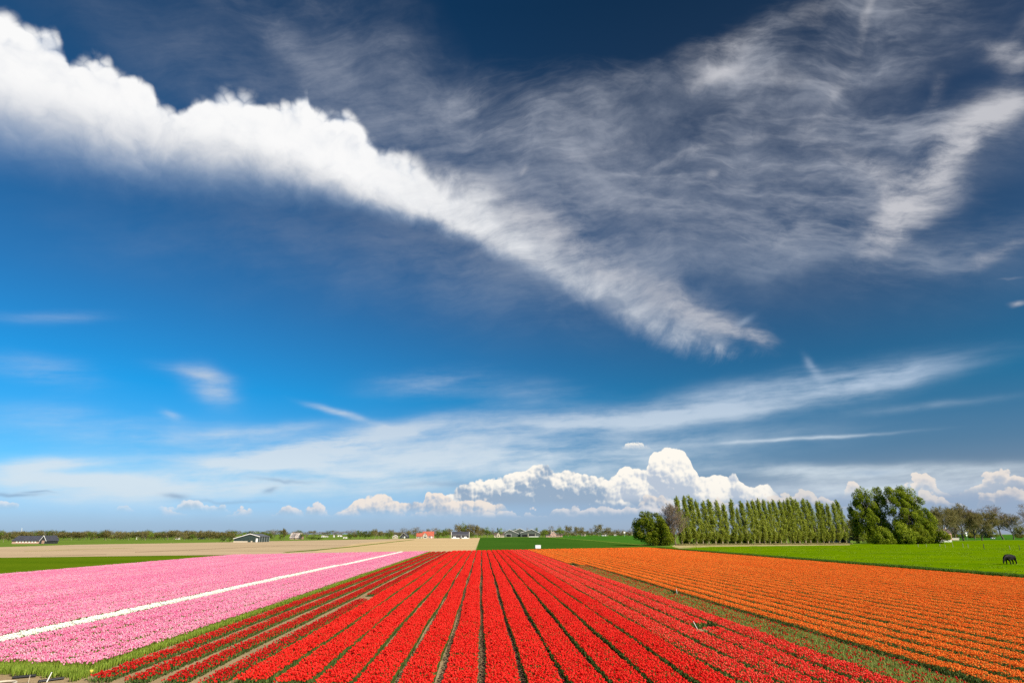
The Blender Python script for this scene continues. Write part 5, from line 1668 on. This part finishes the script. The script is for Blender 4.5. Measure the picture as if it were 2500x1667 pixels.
(ax_, y), (bx_, _) = (300.81, 401.68), (310.25, 401.23)
W_ = bx_ - ax_
t = thing('white_fence', (ax_, y, 0), 'low white fence in front of the pink brick house', 'fence')
n = 10
for k in range(n):
    MB().box(W_ * k / (n - 1) - .12, W_ * k / (n - 1) + .12, 0, .2, 0, 1.5).build('post', m_white, t)
for k in range(3):
    MB().box(-.1, W_ + .1, -.06, -.002, .35 + .42 * k, .58 + .42 * k).build('rail', m_white, t)

for i, (p, h, m, lab) in enumerate([
        ((229.59, 340.57), 1.9, m_wood, 'pale wooden post in front of the low shrubs'), ((227.27, 355.64), 1.3, m_wood, 'short pale post right of the five-bar gate'),
        ((184.18, 257.99), 1.3, m_wood, 'pale thin meadow post, leftmost of the meadow fence line'), ((188.81, 259.43), 1.1, m_wood, 'second thin post in the meadow fence line'),
        ((194.54, 259.15), 1.2, m_wood, 'third thin post in the meadow fence line'), ((188.56, 248.25), 1.3, m_wood, 'fourth thin post in the meadow fence line'),
        ((194.04, 251.09), 1.6, m_wood, 'fifth thin post in the meadow fence line'), ((195.88, 247.90), 1.6, m_wood, 'sixth thin post in the meadow fence line'),
        ((194.39, 243.46), 1.4, m_wood, 'seventh thin post in the meadow fence line'), ((182.52, 221.20), 1.75, m_wood_d, 'dark stout post, tallest in the meadow fence line'),
        ((186.90, 215.04), 1.4, m_wood, 'pale thin post behind the black horse'), ((183.22, 206.86), 1.7, m_wood_d, 'dark thin post right of the black horse')]):
    o = MB().tube((0, 0, 0), (0.03, 0, h), .11 if 'stout' in lab else .07, n=7).build('fence_post', m, None)
    o.location = (p[0], p[1], 0.0)
    tag(o, lab, 'post', 'meadow posts')

# white trough and white double lamp by the road
p = (538.50, 637.62)
t = thing('water_trough', (p[0], p[1], 0), 'white oblong trough in the grass right of the bare trees', 'trough')
MB().box(-2.3, 2.3, -.6, .6, .5, 1.75).build('tub', m_white, t)
MB().box(-1.9, -1.6, -.4, .4, 0, .498).box(1.6, 1.9, -.4, .4, 0, .498).build('foot', m_metal, t)
p = (458.09, 572.55)
t = thing('road_sign', (p[0], p[1], 0), 'white post with two round white plates beside forked bare tree', 'sign')
MB().tube((0, 0, 0), (0, 0, 6.6), .10).build('post', m_metal, t)
MB().tube((0, -.16, 6.0), (0, -.1, 6.0), .75, n=20).build('plate', m_white, t)
MB().tube((0, -.16, 4.0), (0, -.1, 4.0), .70, n=20).build('plate', m_white, t)
p = (303.33, 1321.25)
t = thing('road_sign', (p[0], p[1], 0), 'small white road sign left of the round olive tree', 'sign')
MB().tube((0, 0, 0), (0, 0, 9), .35).build('post', m_metal, t)
MB().box(-1.8, 1.8, -.5, -.36, 6.6, 9.6).build('plate', m_white, t)
for px_, lab in (((417.15, 1724.18), 'pale pole on the horizon, left of the pair'), ((423.40, 1723.88), 'pale pole on the horizon, right of the pair')):
    t = thing('light_pole', (px_[0], px_[1], 0), lab, 'pole', 'poles by the road')
    MB().tube((0, 0, 0), (0, 0, 18), .45, .3).build('mast', m_cream, t)
    MB().box(-1.4, .2, -.3, .3, 17.9, 18.5).build('lamp', m_white, t)

# a white mast in the left tree line
p = (-349.76, 655.83)
o = MB().tube((0, 0, 0), (0, 0, 8.5), .22, .10).build('mast', m_white, None)
o.location = (p[0], p[1], 0); tag(o, 'thin white mast standing in the left tree line', 'mast')


# ---- stakes and pipes at the near left corner
def stake(p, h, lean, m, lab, r=.022):
    o = MB().tube((0, 0, 0), (lean[0] * h, lean[1] * h, h), r, r * .8, 8).build('marker_stake', m, None)
    o.location = (p[0], p[1], 0.0)
    tag(o, lab, 'stake', 'white marker stakes')


stake((-16.22, 26.05), .34, (.28, .1), m_white, 'leaning white stake by the black pipe near the pink bed corner', .02)
stake((-16.80, 25.92), .28, (.05, 0), m_cream, 'thin upright pale stake at the bottom left', .012)
stake((12.35, 36.6), .58, (-.45, .1), m_white, 'leaning white stake in the bare hollow of the red beds', .018)
stake((17.6, 57.1), .60, (-.12, 0), m_white, 'white stake in the bare hollow beside the orange beds', .022)
for lab, a_, b_ in [('short black drain pipe lying on the soil at the bottom left', (-17.85, 26.60, .07), (-17.20, 26.9, .08)),
                    ('longer black drain pipe lying by the leaning white stake', (-16.45, 25.95, .06), (-15.85, 26.45, .07))]:
    m = MB()
    a_, b_ = Vector(a_), Vector(b_)
    n = 14
    for k in range(n):                                  # ribbed hose: rings of alternating width, hollow end
        p, q = a_.lerp(b_, k / n), a_.lerp(b_, (k + .55) / n)
        m.tube(p, q, .052, n=12); m.tube(q, a_.lerp(b_, (k + 1) / n), .043, n=12)
    t = thing('drain_pipe', (a_.x, a_.y, 0), lab, 'pipe', 'black drain pipes')
    o = m.build('hose', m_black, t); o.location = (-a_.x, -a_.y, 0)
    d = (a_ - b_).normalized()
    o = MB().tube(a_ + d * .001, a_ + d * .02, .034, n=12).build('opening', m_dark, t); o.location = (-a_.x, -a_.y, 0)

# a yellow tulip gone astray, on the headland
m_yel = leaf_mat('petal_yellow', (.75, .62, .08), (.82, .72, .15), .3)
t = thing('yellow_tulip', (-14.72, 26.12, 0.01), 'single yellow tulip on bare soil in front of the red bed', 'flower')
MB().tube((0, 0, 0), (.02, 0, .30), .010, .008, 6).build('stem', m_leaf_y, t)
v, f = bloom_shape(.062, .10, 1.1, 8)
o = link(bpy.data.objects.new('petals', np_mesh('petals', v + np.array([.02, 0, .29]), f, np.full(len(f), .6), mats=(m_yel,))), t)
for k in range(2):
    MB().add([(0, 0, 0), (.10 * (1 - 2 * k), .02, .12), (.16 * (1 - 2 * k), .03, .20), (.11 * (1 - 2 * k), -.03, .12)], [(0, 1, 2, 3)]).build('leaf', m_leaf_y, t)

# pale hoop of hose, at the very bottom left
m = MB()
for k in range(24):
    a0, a1 = 2 * PI * k / 24, 2 * PI * (k + 1) / 24
    m.tube((.42 * math.cos(a0), .42 * math.sin(a0), .05), (.42 * math.cos(a1), .42 * math.sin(a1), .05), .035, n=7)
o = m.build('hose_loop', m_cream, None); o.location = (-17.55, 25.65, 0.01)
tag(o, 'pale hose loop lying on the soil at the bottom left corner', 'hose')


# ------------------------------------------------------------------ the black horse
def skin_body(name, joints, edges, m, parent, sub=2):
    me = bpy.data.meshes.new(name)
    me.from_pydata([j[0] for j in joints], edges, [])
    o = link(bpy.data.objects.new(name, me), parent)
    sk = o.modifiers.new('skin', 'SKIN')
    for v_, (_, rx, ry) in zip(me.skin_vertices[0].data, joints):
        v_.radius = (rx, ry)
    me.skin_vertices[0].data[0].use_root = True
    sk.use_smooth_shade = True
    sd = o.modifiers.new('round', 'SUBSURF'); sd.levels = sub; sd.render_levels = sub
    me.materials.append(m)
    return o


m_horse = plain_mat('black_coat', (.008, .007, .007), 0.6, 0.3, 6.0, spec=0.12)
m_mane = plain_mat('black_mane', (.004, .0035, .0035), 0.8, 0.3, 9.0, spec=0.1)
hp = (96.39, 111.51)
horse = thing('horse', (hp[0], hp[1], 0.024), 'black shaggy horse grazing in the bright green meadow', 'horse', rz=math.radians(12))
horse.scale = (1.16, 1.16, 1.16)
# x forward = -X: head to the left; joints: (position, radius across, radius up)
J = [((0.0, 0, 1.06), .37, .43),      # 0 barrel (root)
     ((0.42, 0, 1.10), .36, .42), ((0.72, 0, 1.14), .37, .40), ((0.94, 0, 1.04), .27, .32),      # loin, croup, buttock
     ((-0.40, 0, 1.06), .34, .43), ((-0.66, 0, 1.12), .29, .38),                                  # girth, shoulder
     ((-0.92, 0, 1.02), .20, .29), ((-1.14, 0, .78), .15, .23), ((-1.28, 0, .56), .12, .18),      # neck going down
     ((-1.36, 0, .40), .105, .14), ((-1.42, 0, .22), .075, .09), ((-1.44, 0, .09), .065, .065)]   # cheek, nose, muzzle
E_ = [(0, 1), (1, 2), (2, 3), (0, 4), (4, 5), (5, 6), (6, 7), (7, 8), (8, 9), (9, 10), (10, 11)]


def leg(root, pts):
    k = root
    for p, r in pts:
        J.append((p, r, r)); E_.append((k, len(J) - 1)); k = len(J) - 1


leg(4, [((-.52, .17, .74), 0.156), ((-.56, .18, .46), 0.109), ((-.52, .18, .16), 0.080), ((-.56, .18, .05), 0.123), ((-.60, .18, .02), 0.116)])
leg(4, [((-.42, -.17, .74), 0.156), ((-.28, -.18, .46), 0.109), ((-.20, -.18, .16), 0.080), ((-.22, -.18, .05), 0.123), ((-.26, -.18, .02), 0.116)])
leg(2, [((.70, .18, .82), 0.228), ((.62, .18, .66), 0.156), ((.82, .18, .44), 0.109), ((.78, .18, .16), 0.084), ((.73, .18, .05), 0.131), ((.69, .18, .02), 0.123)])
leg(2, [((.84, -.18, .82), 0.228), ((.80, -.18, .66), 0.156), ((1.00, -.18, .44), 0.109), ((.98, -.18, .16), 0.084), ((.94, -.18, .05), 0.131), ((.90, -.18, .02), 0.123)])
skin_body('body', J, E_, m_horse, horse)
for sy in (-1, 1):
    MB().add([(-1.24, .07 * sy, .60), (-1.19, .11 * sy, .62), (-1.14, .10 * sy, .76), (-1.20, .06 * sy, .63)], [(0, 1, 2), (1, 3, 2), (3, 0, 2), (0, 3, 1)]).build('ear', m_horse, horse)
mj = [((-.62, 0, 1.46), .06, .09), ((-.86, 0, 1.27), .08, .10), ((-1.08, 0, 1.00), .08, .10), ((-1.22, 0, .74), .07, .08), ((-1.36, 0, .50), .05, .05), ((-.88, .12, 1.02), .05, .09), ((-1.06, .11, .80), .05, .08), ((-.88, -.13, 1.00), .05, .09), ((-1.06, -.12, .78), .05, .08)]
skin_body('mane', mj, [(0, 1), (1, 2), (2, 3), (3, 4), (1, 5), (2, 6), (1, 7), (2, 8)], m_mane, horse)
skin_body('tail', [((1.08, 0, 1.16), .06, .06), ((1.19, 0, .96), .09, .09), ((1.20, 0, .62), .10, .10), ((1.17, 0, .24), .05, .05)], [(0, 1), (1, 2), (2, 3)], m_mane, horse)

# ------------------------------------------------------------------ tall grass on the ditch bank and along the verges
m_blade = leaf_mat('bank_grass', (.035, .085, .006), (.080, .155, .012), .35, c2=(.15, .23, .03), patch=.4, patch_scale=.5)
m_blade_d = leaf_mat('dry_grass', (.20, .19, .06), (.30, .27, .10), .35, c2=(.38, .33, .15))


def grass_kit(name, n_var, n, half, hgt, m, wd=.012):
    c = bpy.data.collections.new(name)
    for q in range(n_var):
        x, y_ = RNG.uniform(-half, half, n), RNG.uniform(0, 1, n)
        a = RNG.uniform(0, 6.28, n); L_ = hgt * RNG.uniform(.5, 1.2, n); o_ = L_ * RNG.uniform(.1, .55, n)
        z = np.zeros(n)
        b0 = np.column_stack([x, y_, z]); d = np.column_stack([np.cos(a), np.sin(a), z]); s = np.column_stack([-np.sin(a), np.cos(a), z]) * wd
        tip = b0 + d * o_[:, None]; tip[:, 2] = L_
        mid = b0 + d * o_[:, None] * .35; mid[:, 2] = L_ * .6
        v = np.stack([b0 - s, b0 + s, mid + s * .8, mid - s * .8, tip], 1).reshape(-1, 3)
        i = np.arange(n)[:, None] * 5
        f = np.concatenate([i + np.array([[0, 1, 2]]), i + np.array([[0, 2, 3]]), i + np.array([[3, 2, 4]])], 1).reshape(-1, 3)
        c.objects.link(bpy.data.objects.new('%s_%02d' % (name, q), np_mesh(name, v, f, np.repeat(np.clip(RNG.normal(.45, .22, n), 0, 1), 3), mats=(m,))))
    return planter(name, c)


GK = grass_kit('bank_grass', 4, 260, .8, .34, m_blade, .02)
GD = grass_kit('dry_tufts', 4, 120, .6, .40, m_blade_d, .02)
# the bank itself: a low earth step up to the meadow
bank_me = MB()
ys = np.linspace(40, 236, 80)
prof = [(66.2, 0.0), (66.7, -.02), (67.1, .24), (67.7, .30), (69.5, .03)]
vs = [(x + .12 * math.sin(y_ * .35), y_, z * (1 + .25 * math.sin(y_ * .8) * math.cos(y_ * .23))) for y_ in ys for x, z in prof]
fs = [(j * 5 + i, j * 5 + i + 1, j * 5 + i + 6, j * 5 + i + 5) for j in range(79) for i in range(4)]
bank_me.add(vs, fs)
o = bank_me.build('ditch_bank', m_meadow, None); o['kind'] = 'structure'
yy = np.arange(50, 236, .9)
pts = np.column_stack([67.1 + RNG.normal(0, .12, len(yy)), yy, np.full(len(yy), .18)])
o = planted('bank_grass', pts, GK, 4, None, 1.0, 1.15); tag(o, 'tall dark grass on the ditch bank along the meadow', 'grass')
# dry grass under the poplars
P0, P1 = (93.87, 297.84), (196.25, 328.40)
n = 220
q = RNG.uniform(0, 1, n)
pts = np.column_stack([P0[0] + (P1[0] - P0[0]) * q + RNG.normal(0, .8, n), P0[1] + (P1[1] - P0[1]) * q + RNG.normal(0, 1.2, n), np.full(n, .03)])
o = planted('dry_grass', pts, GD, 4, None, 1.6, 1.9); tag(o, 'dry straw coloured grass at the foot of the poplar row', 'grass')

# tufts of longer grass scattered over the meadow and the left field
m_tuft = leaf_mat('meadow_tuft', (.14, .24, .001), (.22, .34, .002), .45, c2=(.30, .42, .01), patch=.5, patch_scale=.05)
GM = grass_kit('meadow_tufts', 5, 70, .9, .14, m_tuft, .022)
n = 1300
q = RNG.uniform(0, 1, n) ** .7
yy = 72 + 250 * q
xx = 68.5 + RNG.uniform(0, 1, n) * (1.02 * yy - 60).clip(2, 240)
ok = (xx < 0.62 * yy + 190) & (yy < 262 + (xx - 80).clip(0, 300) * .42)
pts = np.column_stack([xx, yy, np.full(n, .02)])[ok]
o = planted('meadow_grass', pts, GM, 5, None, 1.6, 1.0); tag(o, 'short uneven grass of the bright green meadow', 'grass')
